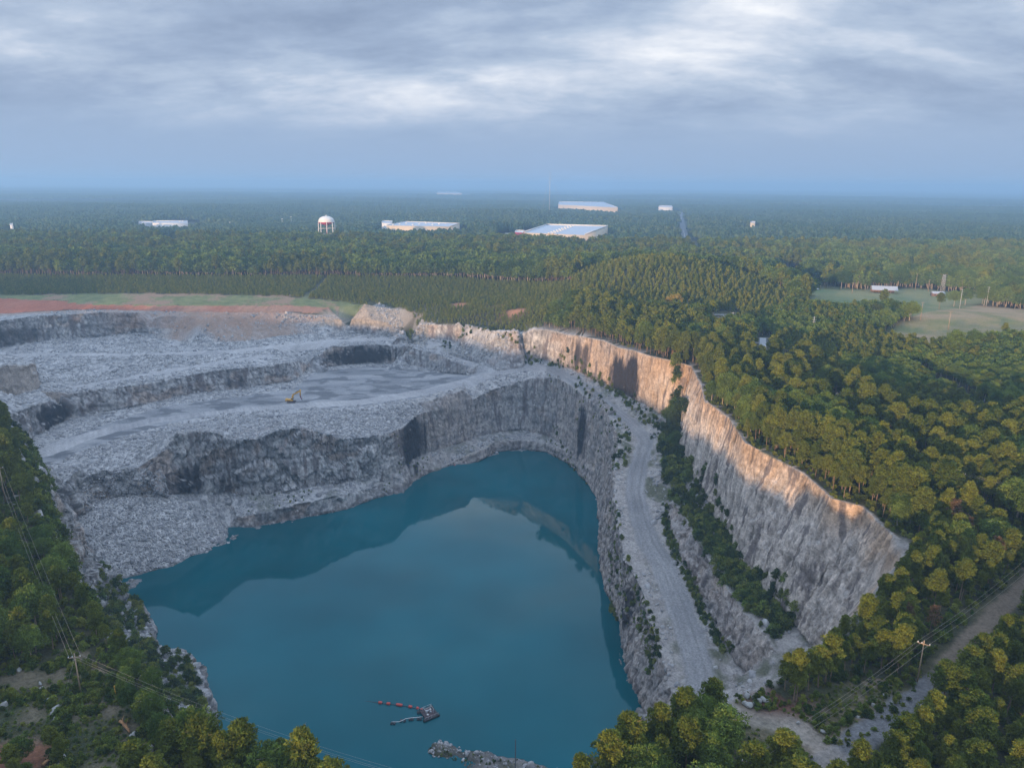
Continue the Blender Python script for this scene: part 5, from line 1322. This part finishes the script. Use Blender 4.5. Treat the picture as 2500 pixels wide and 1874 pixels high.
house('barn', 2157, 714, 104, 26, 13, 3.6, 4.0, -.25, K_RUST, K_GREY, 'open sided barn with patched metal roof standing in the meadow', 'barn', True)
house('long_house', 1927, 669, 104, 22, 9, 3.2, 2.6, .15, K_BROWN, K_WHITE, 'long low house with pale roof in the trees above the meadow')
house('field_shed', 2288, 722, 104, 12, 7, 3, 2, -.1, K_RUST, K_GREY, 'small dark shed under the lattice pylon', 'shed')

# substation
sbp = P(1759, 799, 103); t = thing('substation', (sbp[0], sbp[1], gz_at(sbp[0], sbp[1])), 'small electrical substation frame in the clearing behind the right cliff', 'substation')
for i, x_ in enumerate((-7, -2.3, 2.3, 7)):
    MB().bar((x_, -1.5, 0), (x_, -1.5, 6.5), .3, .3).bar((x_, 1.5, 0), (x_, 1.5, 6.5), .3, .3).bar((x_, -1.5, 6.3), (x_, 1.5, 6.3), .25, .25).build('frame_post', K_STEEL if i > 1 else K_RUST, t)
MB().bar((-7, -1.5, 6.4), (7, -1.5, 6.4), .3, .4).bar((-7, 1.5, 6.4), (7, 1.5, 6.4), .3, .4).bar((-7, 0, 4.2), (7, 0, 4.2), .25, .3).build('top_beam', K_STEEL, t)
for x_ in (2.5, 4.5, 6.5): MB().box((x_, 0, 1.6), (1.5, 2.0, 3.0)).tube([(x_, -.4, 3.1), (x_, -.4, 4.2)], .18).tube([(x_, .4, 3.1), (x_, .4, 4.2)], .18).build('transformer', K_GREY, t)

# poles
def pole(nm, base, top, label, arms, group='utility poles', matp=K_WOOD, r=.19, armw=2.6, rz=0, ins=True, cat='utility pole', guy=None):
    """base and top are world points; arms: distances below the top"""
    h = top[2]-base[2]; t = thing(nm, base, label, cat, group, rz)
    ca, sa = math.cos(-rz), math.sin(-rz); dx, dy = top[0]-base[0], top[1]-base[1]; lx, ly = dx*ca-dy*sa, dx*sa+dy*ca
    MB().tube([(0, 0, -1), (lx, ly, h)], r, 10, r*.6).build('post', matp, t, True)
    for k, a in enumerate(arms):
        f = 1-a/h; c_ = (lx*f, ly*f, h-a); w_ = armw if not isinstance(armw, (list, tuple)) else armw[k]
        ar_ = MB().bar((c_[0]-w_/2, c_[1]-r-.06, c_[2]), (c_[0]+w_/2, c_[1]-r-.06, c_[2]), .14, .16).build('crossarm', matp, t)
        if ins:
            for q in (-.46, .46) if len(arms) > 1 else (-.46, -.15, .46):
                MB().lathe([(.0, 0), (.09, 0), (.12, .12), (.06, .2), (.11, .3), (0, .36)], 8, (c_[0]+w_*q, c_[1]-r-.06, c_[2]+.08)).build('insulator', K_INS, ar_)
    if guy: MB().tube([(lx*.9, ly*.9, h*.9), guy], .02, 5).build('guy_wire', K_WIRE, t)
    return t
def top_for(u, v, base):       # the point straight above the base that the photo shows at row v
    best = min((abs(proj(base[0], base[1], base[2]+h)[1]-v), h) for h in np.arange(2, 70, .1)); return (base[0], base[1], base[2]+best[1])
def gp(u, v, z=103): p = P(u, v, z); g = gz_at(p[0], p[1]); return P(u, v, g)
bL = gp(197, 1689); tL = top_for(0, 1594, bL); bL0 = gp(14, 1226); tL0 = top_for(0, 1136, bL0); bR = gp(2239, 1665); tR = top_for(0, 1563, bR)
bM = (1.2, 127.5, gz_at(1.2, 127.5)); tM = top_for(0, 1804, bM)
pole('utility_pole', bL, tL, 'wooden power pole with one crossarm in the rocky clearing at bottom left', [.9], rz=.25, armw=2.7, guy=(-3.2, -1.5, 0))
pole('utility_pole', bL0, tL0, 'wooden power pole among the pines at the left picture edge', [.9], rz=.3)
pole('utility_pole', bR, tR, 'wooden power pole beside the gravel track at the lower right', [.8], rz=-.55, armw=2.7)
bR2 = gp(1817, 1962); tR2 = top_for(0, 1849, bR2)
pole('utility_pole', bR2, tR2, 'wooden power pole cut off by the bottom edge in the right clearing', [.8], rz=-.3)
pole('mast_pole', bM, tM, 'thin dark pole without arms in front of the rocky spit', [], matp=K_DARK, group=None, r=.17, cat='pole')
bF1 = gp(2037, 1015); pole('utility_pole', bF1, top_for(0, 986, bF1)[:2]+(bF1[2]+13,), 'small power pole in the woods behind the right cliff, nearest the paved road', [.7, 1.6], rz=.6)
bF2 = gp(2338, 1232); pole('utility_pole', bF2, (bF2[0], bF2[1], bF2[2]+13), 'power pole in the tree gap above the brown dead pines', [.7], rz=.6)
FARP = [((1786, 812), 762, 4, 'four armed tall white pole behind the substation'), ((1983, 822), 773, 4, 'four armed tall white pole between the woods and the meadow'), ((1738, 802), 762, 1, 'plain brown pole left of the substation'), ((2176, 702), 668, 1, 'plain pole right behind the barn'), ((2234, 708), 668, 1, 'tall pole at the top of the meadow, second right of the barn'),
    ((2266, 712), 683, 2, 'short two armed pole at the top of the meadow'), ((2342, 755), 706, 3, 'three armed pole at the top of the brown pasture'), ((2407, 748), 700, 3, 'tallest pole on the crest of the brown pasture'), ((2247, 781), 737, 1, 'leaning pole where the hedge meets the pasture'), ((2315, 803), 760, 2, 'faint pole in the middle of the brown pasture'),
    ((2482, 838), 806, 3, 'three armed pole at the right picture edge'), ((2080, 716), 689, 1, 'plain short pole left of the barn in the meadow'), ((2130, 676), 649, 4, 'four armed pole rising from the woods above the barn'), ((1990, 634), 610, 3, 'distant three armed pole above the woods right of the highway'), ((1843, 826), 795, 0, 'bare pole beside the grey lane'), ((1689, 792), 771, 1, 'short pole in the woods on the hill flank')]
for (u, v), vt, na_, lb in FARP:
    b_ = gp(u, v); tp = top_for(0, vt, b_); h = tp[2]-b_[2]
    pole('power_pole', b_, tp, lb, [.5+k*h*.11 for k in range(na_)], group='power poles beyond the quarry', matp=K_STEEL if na_ > 2 else K_WOOD, r=.26, armw=3.6, rz=rng.uniform(-.4, .4), ins=False)
# lattice pylon
b_ = gp(2299, 716); tp = top_for(0, 670, b_); h = tp[2]-b_[2]; t = thing('lattice_pylon', b_, 'lattice steel pylon with stacked crossarms at the top of the meadow', 'pylon')
b = MB(); w_ = 1.6
for sx_ in (-1, 1):
    for sy_ in (-1, 1): b.bar((sx_*w_, sy_*w_, 0), (sx_*w_*.6, sy_*w_*.6, h), .25, .25)
for k in range(9):
    z0_, z1_ = h*k/9, h*(k+1)/9; f0, f1_ = w_*(1-.4*k/9), w_*(1-.4*(k+1)/9)
    for a, c_ in (((-1, -1), (1, -1)), ((1, -1), (1, 1)), ((1, 1), (-1, 1)), ((-1, 1), (-1, -1))): b.bar((a[0]*f0, a[1]*f0, z0_), (c_[0]*f1_, c_[1]*f1_, z1_), .12, .12)
b.build('tower_frame', K_STEEL, t)
for k, a in enumerate((0, .14, .30, .42)): MB().bar((-4.6+(k % 2)*1.1, 0, h*(1-a)), (4.6-(k % 2)*1.1, 0, h*(1-a)), .35, .4).build('crossarm', K_RUST, t)
# radio mast and the tall lights of the far junctions
b_ = PY(1341.5, 506, 3000); g = gz_at(b_[0], b_[1]); t = thing('radio_mast', (b_[0], b_[1], g), 'thin guyed radio mast in the haze behind the largest warehouse', 'mast')
MB().tube([(0, 0, 0), (0, 0, 165)], 1.1, 4, .7).build('mast', K_GREY, t)
for k in range(3):
    a = k*2.1; MB().tube([(0, 0, 150), (math.cos(a)*70, math.sin(a)*70, 0)], .15, 4).build('guy_wire', K_GREY, t)
MB().box((0, 0, 120), (3, 3, 2)).build('antenna', K_WHITE, t)
for n_, (u, v0, v1, lb) in enumerate([(116, 564, 580, 'high mast light left of centre in the left woods'), (146, 571, 592, 'nearest high mast light in the left woods'), (187, 551, 566, 'high mast light just left of the factory'), (239, 541, 552, 'small high mast light beside the factory annex'), (563, 543, 556, 'high mast light between factory and water tower'), (690, 535, 549, 'first high mast light left of the water tower'), (712, 530, 548, 'tall high mast light closest to the water tower'), (352, 545, 566, 'high mast light in front of the factory')]):
    q = P(u, v1+6, 104); g = gz_at(q[0], q[1]); tp = top_for(0, v0, (q[0], q[1], g)); t = thing('high_mast_light', (q[0], q[1], g), lb, 'street lamp', 'high mast lights on the plain')
    MB().tube([(0, 0, 0), (0, 0, tp[2]-g)], .5, 6, .3).build('post', K_STEEL, t)
    MB().lathe([(0, tp[2]-g), (2.0, tp[2]-g), (2.2, tp[2]-g+1), (0, tp[2]-g+1.4)], 10).build('lamp_ring', K_WHITE, t)

# wires
def wire(p, q, sag, lb, grp, r=.016):
    p, q = Vector(p), Vector(q); pts = []
    for i in range(25):
        s = i/24; v = p.lerp(q, s); v.z -= sag*4*s*(1-s); pts.append(v)
    o = MB().tube(pts, r, 4, caps=False).build('overhead_wire', K_WIRE); o['label'] = lb; o['category'] = 'wire'; o['group'] = grp
def arms(t_, rz, z_=-.9, w=1.25):
    return [(t_[0]+math.cos(rz)*s, t_[1]+math.sin(rz)*s, t_[2]+z_+.45) for s in (-w, -w*.3, w)]
for a, b_, lb, sg, cond in ((arms(tL, .25), arms(tL0, .3), 'thin power wire running from the clearing pole up to the left edge pole', 2.0, ''), (arms(tL, .25), arms((tM[0]-2, tM[1]-16, tM[2]+1), .1), 'thin power wire running from the clearing pole down to the bottom edge', 3.0, ''),
        (arms(tR, -.55), arms(tR2, -.3), 'thin power wire between the two poles of the right clearing', 1.5, ''), (arms(tR, -.55), [(tR[0]+70, tR[1]+56, tR[2]), (tR[0]+71, tR[1]+55, tR[2]), (tR[0]+72, tR[1]+54, tR[2])], 'thin power wire running from the track pole to the right edge', 2.0, ''),
        (arms((bF1[0], bF1[1], bF1[2]+13), .6), arms((bF2[0], bF2[1], bF2[2]+13), .6), 'thin power wire over the tree gap behind the right cliff', 2.5, ''), (arms((bF2[0], bF2[1], bF2[2]+13), .6), [(bF2[0]+75, bF2[1]-42, bF2[2]+13), (bF2[0]+76, bF2[1]-41, bF2[2]+13), (bF2[0]+77, bF2[1]-40, bF2[2]+13)], 'thin power wire over the brown dead pines', 2.0, '')):
    for nn_, p, q in zip(('left', 'middle', 'right'), a, b_): wire(p, q, sg, lb.replace('thin power wire', nn_+' thin power wire'), lb.replace('thin power wire', 'power wires'))

# excavator with a rock breaker
ep = P(712, 982, 51); eg = surf(ep[0], ep[1]); ep = P(712, 982, eg)
t = thing('excavator', ep, 'yellow tracked excavator with a rock breaker on the pale quarry floor', 'excavator', rz=.05)
for sy_ in (-1, 1):
    tk = MB().box((0, sy_*1.75, .62), (5.6, .75, .95)).tube([(-2.8, sy_*1.75-.37, .62), (-2.8, sy_*1.75+.37, .62)], .48, 14).tube([(2.8, sy_*1.75-.37, .62), (2.8, sy_*1.75+.37, .62)], .48, 14).build('track', K_DECK, t)
    for k in range(5): MB().tube([(-2.2+k*1.1, sy_*2.14, .35), (-2.2+k*1.1, sy_*2.2, .35)], .26, 10).build('roller', K_BLACK, tk)
MB().lathe([(1.2, .9), (1.2, 1.4)], 18).build('turntable', K_BLACK, t)
bd = MB().box((-1.3, 0, 2.1), (5.2, 3.3, 1.4)).box((-3.8, 0, 2.25), (1.5, 3.4, 1.9), 0, .9).build('body', K_YEL, t)
for k in range(3): MB().box((-2.6+k*.9, -1.68, 2.1), (.5, .1, .6)).build('side_vent', K_BLACK, bd)
MB().box((.75, -1.0, 3.2), (1.6, 1.2, 1.6), 0, .92).build('cab', K_YEL, t); MB().box((.78, -1.0, 3.35), (1.66, 1.26, .95)).build('cab_window', K_GLASS, t)
MB().bar((.6, .35, 2.5), (1.5, .35, 6.6), .9, 1.2).bar((1.5, .35, 6.4), (7.2, .35, 9.3), .9, 1.1).build('boom', K_YEL, t)
MB().tube([(1.4, .35, 2.2), (2.9, .35, 6.6)], .2, 8).build('boom_cylinder', K_STEEL, t)
MB().bar((7.4, .35, 10.6), (7.1, .35, 5.3), .7, .8).build('stick', K_YEL, t); MB().tube([(3.4, .35, 8.2), (7.5, .35, 10.4)], .2, 8).build('stick_cylinder', K_BLACK, t)
MB().bar((7.1, .35, 5.5), (7.4, .35, 4.2), .75, .85).bar((7.4, .35, 4.3), (8.2, .35, 2.2), .6, .7).build('breaker', K_HAM, t); MB().tube([(8.2, .35, 2.2), (8.6, .35, .7)], .14, 8, .05).build('chisel', K_BLACK, t)

# pump barge, floats and pipes
c_ = P(1045.5, 1743, .12); t = thing('pump_barge', (c_[0], c_[1], .12), 'dark square pump barge afloat near the rocky spit', 'barge', rz=math.radians(33))
MB().box((0, 0, .7), (5.0, 5.6, .25)).build('deck', K_DECK, t)
for s in (-1, 1): MB().box((0, s*3.0, .3), (7.4, 1.2, .95)).build('pontoon', K_BLACK, t)
MB().box((3.0, 0, .3), (1.0, 4.8, .9)).build('cross_pontoon', K_BLACK, t)
MB().tube([(-.6, .4, .8), (-.6, .4, 2.0)], .55, 14).tube([(.9, -.5, .8), (.9, -.5, 1.7)], .4, 14).box((.2, .9, 1.1), (1.2, .8, .7)).build('pump', K_GREY, t, False)
rl = MB()
for s in (-1, 1):
    rl.tube([(-3.2, s*3.3, 1.8), (3.2, s*3.3, 1.8)], .05, 5)
    for k in range(5): rl.tube([(-3.2+k*1.6, s*3.3, .7), (-3.2+k*1.6, s*3.3, 1.8)], .05, 5)
rl.build('railing', K_STEEL, t)
fr_m = MB()
for a_, b_ in (((-1.6, -1.4), (-1.6, 1.8)), ((1.8, -1.4), (1.8, 1.8))): fr_m.bar((a_[0], a_[1], .8), (a_[0], a_[1], 3.2), .14, .14).bar((b_[0], b_[1], .8), (b_[0], b_[1], 3.2), .14, .14).bar((a_[0], a_[1], 3.2), (b_[0], b_[1], 3.2), .14, .14)
fr_m.bar((-1.6, .2, 3.2), (1.8, .2, 3.2), .14, .14).build('hoist_frame', K_STEEL, t)
for k, m_ in enumerate((( -.8, -1.2), (1.6, 1.2))): MB().box((m_[0], m_[1], 1.05), (.7, .6, .5)).build('control_box', K_INS, t)
FL = [(928.5, 1715, 1.5, 'orange float farthest from the pump barge'), (948.5, 1717.5, 1.5, 'second orange float from the far end of the hose'), (975, 1720.5, 2.7, 'longest orange float in the middle of the hose'), (1002, 1725, 1.5, 'bright red orange float right of the longest float'), (1019.7, 1728.5, 1.0, 'small round orange float second from the barge'), (1030, 1732.5, .95, 'small round orange float nearest the pump barge')]
pts = []
for u, v, L, lb in FL:
    q = P(u, v, .2); pts.append((q[0], q[1], .2))
for k, (u, v, L, lb) in enumerate(FL):
    a = pts[max(k-1, 0)]; b_ = pts[min(k+1, len(pts)-1)]; d_ = (Vector(b_)-Vector(a)).normalized(); c0 = Vector((0, 0, 0))
    o = MB().tube([c0-d_*L/2, c0-d_*L*.42, c0+d_*L*.42, c0+d_*L/2], .62, 14).build('hose_float', K_ORANGE, None, False); o.location = (pts[k][0], pts[k][1], .4); o['label'] = lb; o['category'] = 'float'; o['group'] = 'orange floats on the hose'
cw2 = P(880, 1708, .14); o = MB().tube([(cw2[0], cw2[1], -.1)]+[(p[0], p[1], .22) for p in pts]+[(c_[0]-1.5, c_[1]+2, 1.1)], .17, 8).build('floating_hose', K_BLACK); o['label'] = 'dark hose strung through the orange floats to the barge'; o['category'] = 'hose'
pp_ = [P(u, v, .9) for u, v in ((956, 1761), (966, 1761), (975, 1760.5), (983, 1757), (990, 1753.5), (1004.6, 1751), (1018, 1750), (1032, 1748.5))]
o = MB().tube(pp_, .14, 8).build('discharge_pipe', K_STEEL); o['label'] = 'thin bent steel pipe carried on black floats beside the barge'; o['category'] = 'pipe'
for k, (u, v, lb) in enumerate([(959.5, 1766, 'black twin float at the far end of the steel pipe'), (979, 1759, 'black float left of the bend in the steel pipe'), (987.5, 1760, 'black float right of the bend in the steel pipe'), (1001, 1756.5, 'left black float of the middle pair under the pipe'), (1006.5, 1756.5, 'right black float of the middle pair under the pipe'), (1024, 1755.5, 'black twin float of the pipe nearest the barge')]):
    q = P(u, v, .1); b = MB()
    for s in ((-.5, .5) if 'twin' in lb else (0,)): b.tube([(s*1.1, -.6, 0), (s*1.1, .6, 0)], .5, 12)
    o = b.build('pipe_float', K_BLACK); o.location = (q[0], q[1], .3); o['label'] = lb; o['category'] = 'float'; o['group'] = 'black floats under the pipe'
o = MB().lathe([(0, -.25), (.45, -.15), (.6, .1), (.35, .5), (0, .55)], 12).build('buoy', K_ORANGE, None, True); q = P(1110, 1136, .1); o.location = (q[0], q[1], .2); o['label'] = 'small red buoy at the shore under the dark stained wall'; o['category'] = 'buoy'

# boulders
BO = [(94, 1524, 1.1), (94, 1537, 1.0), (74, 1531, 1.5), (98, 1474, .9), (111, 1631, 1.2), (48, 1636, 1.0), (44, 1614, .9), (98, 1669, .9), (103, 1684, 1.0), (10, 1722, 1.3), (138, 1735, 1.7), (126, 1788, 1.2), (134, 1754, .8), (120, 1708, .8), (362, 1838, 2.0), (395, 1852, 1.3), (328, 1797, 1.2), (318, 1800, .9), (157, 1846, .7), (145, 1866, .6), (300, 1860, .8), (355, 1780, .9),
      (1830, 1722, 1.3), (1842, 1716, 1.2), (1853, 1712, 1.0), (1862, 1709, 1.1), (1819, 1718, 1.1), (1825, 1700, 1.4), (1840, 1702, 1.0), (1872, 1712, .8), (2012, 1783, 1.3), (2024, 1776, .8), (1948, 1766, .7), (2160, 1700, .9), (2130, 1722, 1.0), (2095, 1752, .9), (2180, 1716, .8)]
def bpos(u, v):
    if u < 400: return 'in the rocky clearing at the bottom left', 'boulders of the left clearing'
    if u < 1900: return 'in the stone heap above the dirt loop', 'stones of the heap above the dirt loop'
    return 'beside the gravel track', 'boulders by the gravel track'
UNIQ = {(138, 1735): 'large pale boulder in the middle of the left clearing', (362, 1838): 'large flat topped boulder at the bottom under the left pines', (10, 1722): 'pale boulder at the left picture edge', (395, 1852): 'grey boulder just right of the large flat topped one', (2012, 1783): 'white boulder standing between the dirt loop and the track', (111, 1631): 'whitish boulder upper left of the clearing pole'}
BRANK = []
for k, (u, v, s) in enumerate(BO):
    p = gp(u, v); me = STM[k % 8].copy(); me.materials.clear(); me.materials.append(K_BOLT)
    o = link('boulder', me); o.location = (p[0], p[1], p[2]+s*.25); o.scale = (s*.8, s*.78, s*.95); o.rotation_euler = (.2, .15, k*1.7); pw = bpos(u, v)
    o['label'] = UNIQ.get((u, v), 'pale grey boulder '+pw[0]); o['category'] = 'boulder'; o['group'] = pw[1]
    if (u, v) not in UNIQ: BRANK.append((o, p[0], p[1]))
rank_labels(BRANK, lambda o: 'pale grey boulder')
for k, (u, v, s, lb) in enumerate([(960, 1010, 2.6, 'big broken block on the edge of the stained wall'), (735, 1033, 3.6, 'pointed dark rock standing on the crest above the wall'), (1142, 907, 2.4, 'large block beside the hairpin of the haul road'), (1015, 815, 4.2, 'tall pale block standing left of the back wall'), (1130, 1116, 1.6, 'flat pale slab on the shore below the middle wall'), (757, 754, 2.2, 'round pale boulder on the brown bank')]):
    zz_ = {0: 50, 1: 57, 2: 55, 3: 75, 4: 4, 5: 95}[k]; p = P(u, v, zz_); g = surf(p[0], p[1]); me = STM[(k*3) % 8].copy(); me.materials.clear(); me.materials.append(K_BOLT)
    o = link('rock_block', me, label=lb, cat='boulder'); o.location = (p[0], p[1], g+s*.3); o.scale = (s, s*.9, s*1.1); o.rotation_euler = (.1*k, 0, k)
for k, (a, b_, lb) in enumerate([((294, 1764), (306, 1776), 'upper stripped orange log in the left clearing'), ((303, 1772), (317, 1791), 'lower stripped orange log in the left clearing'), ((104, 1872), (128, 1855), 'bare fallen trunk at the bottom edge by the red soil')]):
    p, q = gp(*a), gp(*b_); c0 = (Vector(p)+Vector(q))/2; d_ = (Vector(q)-Vector(p))/2
    t = thing('fallen_log', c0, lb, 'log'); MB().tube([-d_+Vector((0, 0, .5)), Vector((0, 0, .75)), d_+Vector((0, 0, .6))], .38, 9, .2).build('trunk', K_LOG, t)
    for j in range(3): MB().tube([d_*(j*.5-.4)+Vector((0, 0, .6)), d_*(j*.5-.2)+Vector((math.sin(j*2)*1.3, math.cos(j*3)*1.1, 1.7))], .1, 6, .03).build('branch', K_LOG, t)
o = MB().tube([(0, 0, 0), (0, 0, 2.4)], .09, 8).tube([(0, 0, 2.4), (0, 0, 2.9)], .16, 8).build('marker_post', K_YEL); p = gp(283, 1699); o.location = p; o['label'] = 'small orange topped marker post right of the clearing pole'; o['category'] = 'post'

# lone trees around the pasture
for u, v, k, s, lb in [(2292, 757, 'pine', 1.25, 'lone leaning pine at the top of the brown pasture'), (2328, 748, 'broad', 1.25, 'broad oak left of the three armed pasture pole'), (2356, 744, 'broad', 1.35, 'broad oak right of the three armed pasture pole'), (2440, 744, 'broad', 1.4, 'oak right of the tallest pasture pole'), (2478, 748, 'broad', 1.5, 'wide oak at the right edge above the pasture'), (2520, 752, 'broad', 1.5, 'oak cut by the right edge above the pasture'),
        (2053, 706, 'broad', 1.7, 'big old oak with pale forked trunk beside the cream house'), (2020, 703, 'broad', 1.4, 'round oak directly right of the cream house'), (2090, 703, 'broad', 1.6, 'wide dark oak between the house and the barn'), (2125, 700, 'broad', 1.5, 'dark oak directly left of the barn'), (2325, 885, 'broad', 1.75, 'tallest leaning tree in front of the brown pasture'), (2372, 862, 'broad', 1.35, 'round crowned tree just right of the tallest leaning tree'),
        (2300, 868, 'dark', 1.1, 'dark tree at the foot of the tallest leaning tree'), (2450, 826, 'pine', .9, 'thin half bare tree on the lower pasture'), (2180, 775, 'broad', 1.2, 'round tree at the right end of the hedge'), (2220, 782, 'broad', 1.3, 'tree with pale trunk at the corner of the pasture'), (2135, 782, 'dark', 1.2, 'dark tree in the hedge between meadow and pasture'), (2160, 795, 'broad', 1.2, 'bushy tree in the middle of the hedge'), (2100, 790, 'pine', 1.1, 'flat topped pine at the left end of the hedge')]:
    p = gp(u, v); cr_m, tk_m, _g = HI[k][int(rg2.integers(0, len(HI[k])))]; e = thing('tree' if k != 'pine' else 'pine_tree', (p[0], p[1], p[2]-.3), lb, 'tree', rz=u, scale=s)
    link('crown', cr_m, parent=e); link('trunk', tk_m, parent=e)

NT = [(108, 462), (112, 471), (105, 449), (103, 437), (110, 455), (99, 458), (101, 425), (106, 474)]
for k, (a, b, sc2, kd) in enumerate([(108, 462, 1.05, 'dark'), (112, 471, 1.2, 'broad'), (105, 449, 1.0, 'dark'), (103, 437, .95, 'broad'), (110, 455, 1.15, 'dark'), (99, 458, .8, 'dark'), (101, 425, .8, 'dark'), (106, 474, 1.0, 'broad')]):
    cr_m, tk_m, _g = HI[kd][k % len(HI[kd])]; e = thing('notch_tree', (a, b, surf(a, b)-.3), 'dark green tree %s to the corner where the orange and tan cliffs meet' % ordn(int(sorted(range(8), key=lambda i: math.dist(NT[i], (114, 474))).index(k))), 'tree', 'trees filling the cliff notch', rz=k*2.1, scale=sc2)
    link('crown', cr_m, parent=e); link('trunk', tk_m, parent=e)
# ------------------------------------------------------------------ the air
hz = bpy.data.meshes.new('haze')
x0, x1, y0, y1, z0, z1 = -26000, 26000, -1400, 29000, -30, HAZE_TOP
hz.from_pydata([(x0, y0, z0), (x1, y0, z0), (x1, y1, z0), (x0, y1, z0), (x0, y0, z1), (x1, y0, z1), (x1, y1, z1), (x0, y1, z1)], [],
    [(3, 2, 1, 0), (4, 5, 6, 7), (0, 1, 5, 4), (1, 2, 6, 5), (2, 3, 7, 6), (3, 0, 4, 7)])
mh = bpy.data.materials.new('haze'); mh.use_nodes = True; nt = mh.node_tree
for n in list(nt.nodes): nt.nodes.remove(n)
o_ = nt.nodes.new('ShaderNodeOutputMaterial'); pv = nt.nodes.new('ShaderNodeVolumePrincipled')
pv.inputs['Color'].default_value = HAZE_COL; pv.inputs['Density'].default_value = HAZE_DENS; pv.inputs['Anisotropy'].default_value = .2
nt.links.new(pv.outputs[0], o_.inputs['Volume']); hz.materials.append(mh)
link('haze', hz, kind='stuff')
cy = scene.cycles
cy.volume_bounces = 1; cy.max_bounces = 6; cy.diffuse_bounces = 2; cy.glossy_bounces = 2; cy.transmission_bounces = 2; cy.transparent_max_bounces = 8
cy.use_denoising = True; cy.sample_clamp_indirect = 4.0; cy.use_adaptive_sampling = False
cy.caustics_reflective = False; cy.caustics_refractive = False
print('script done', round(time.time()-T0, 1))
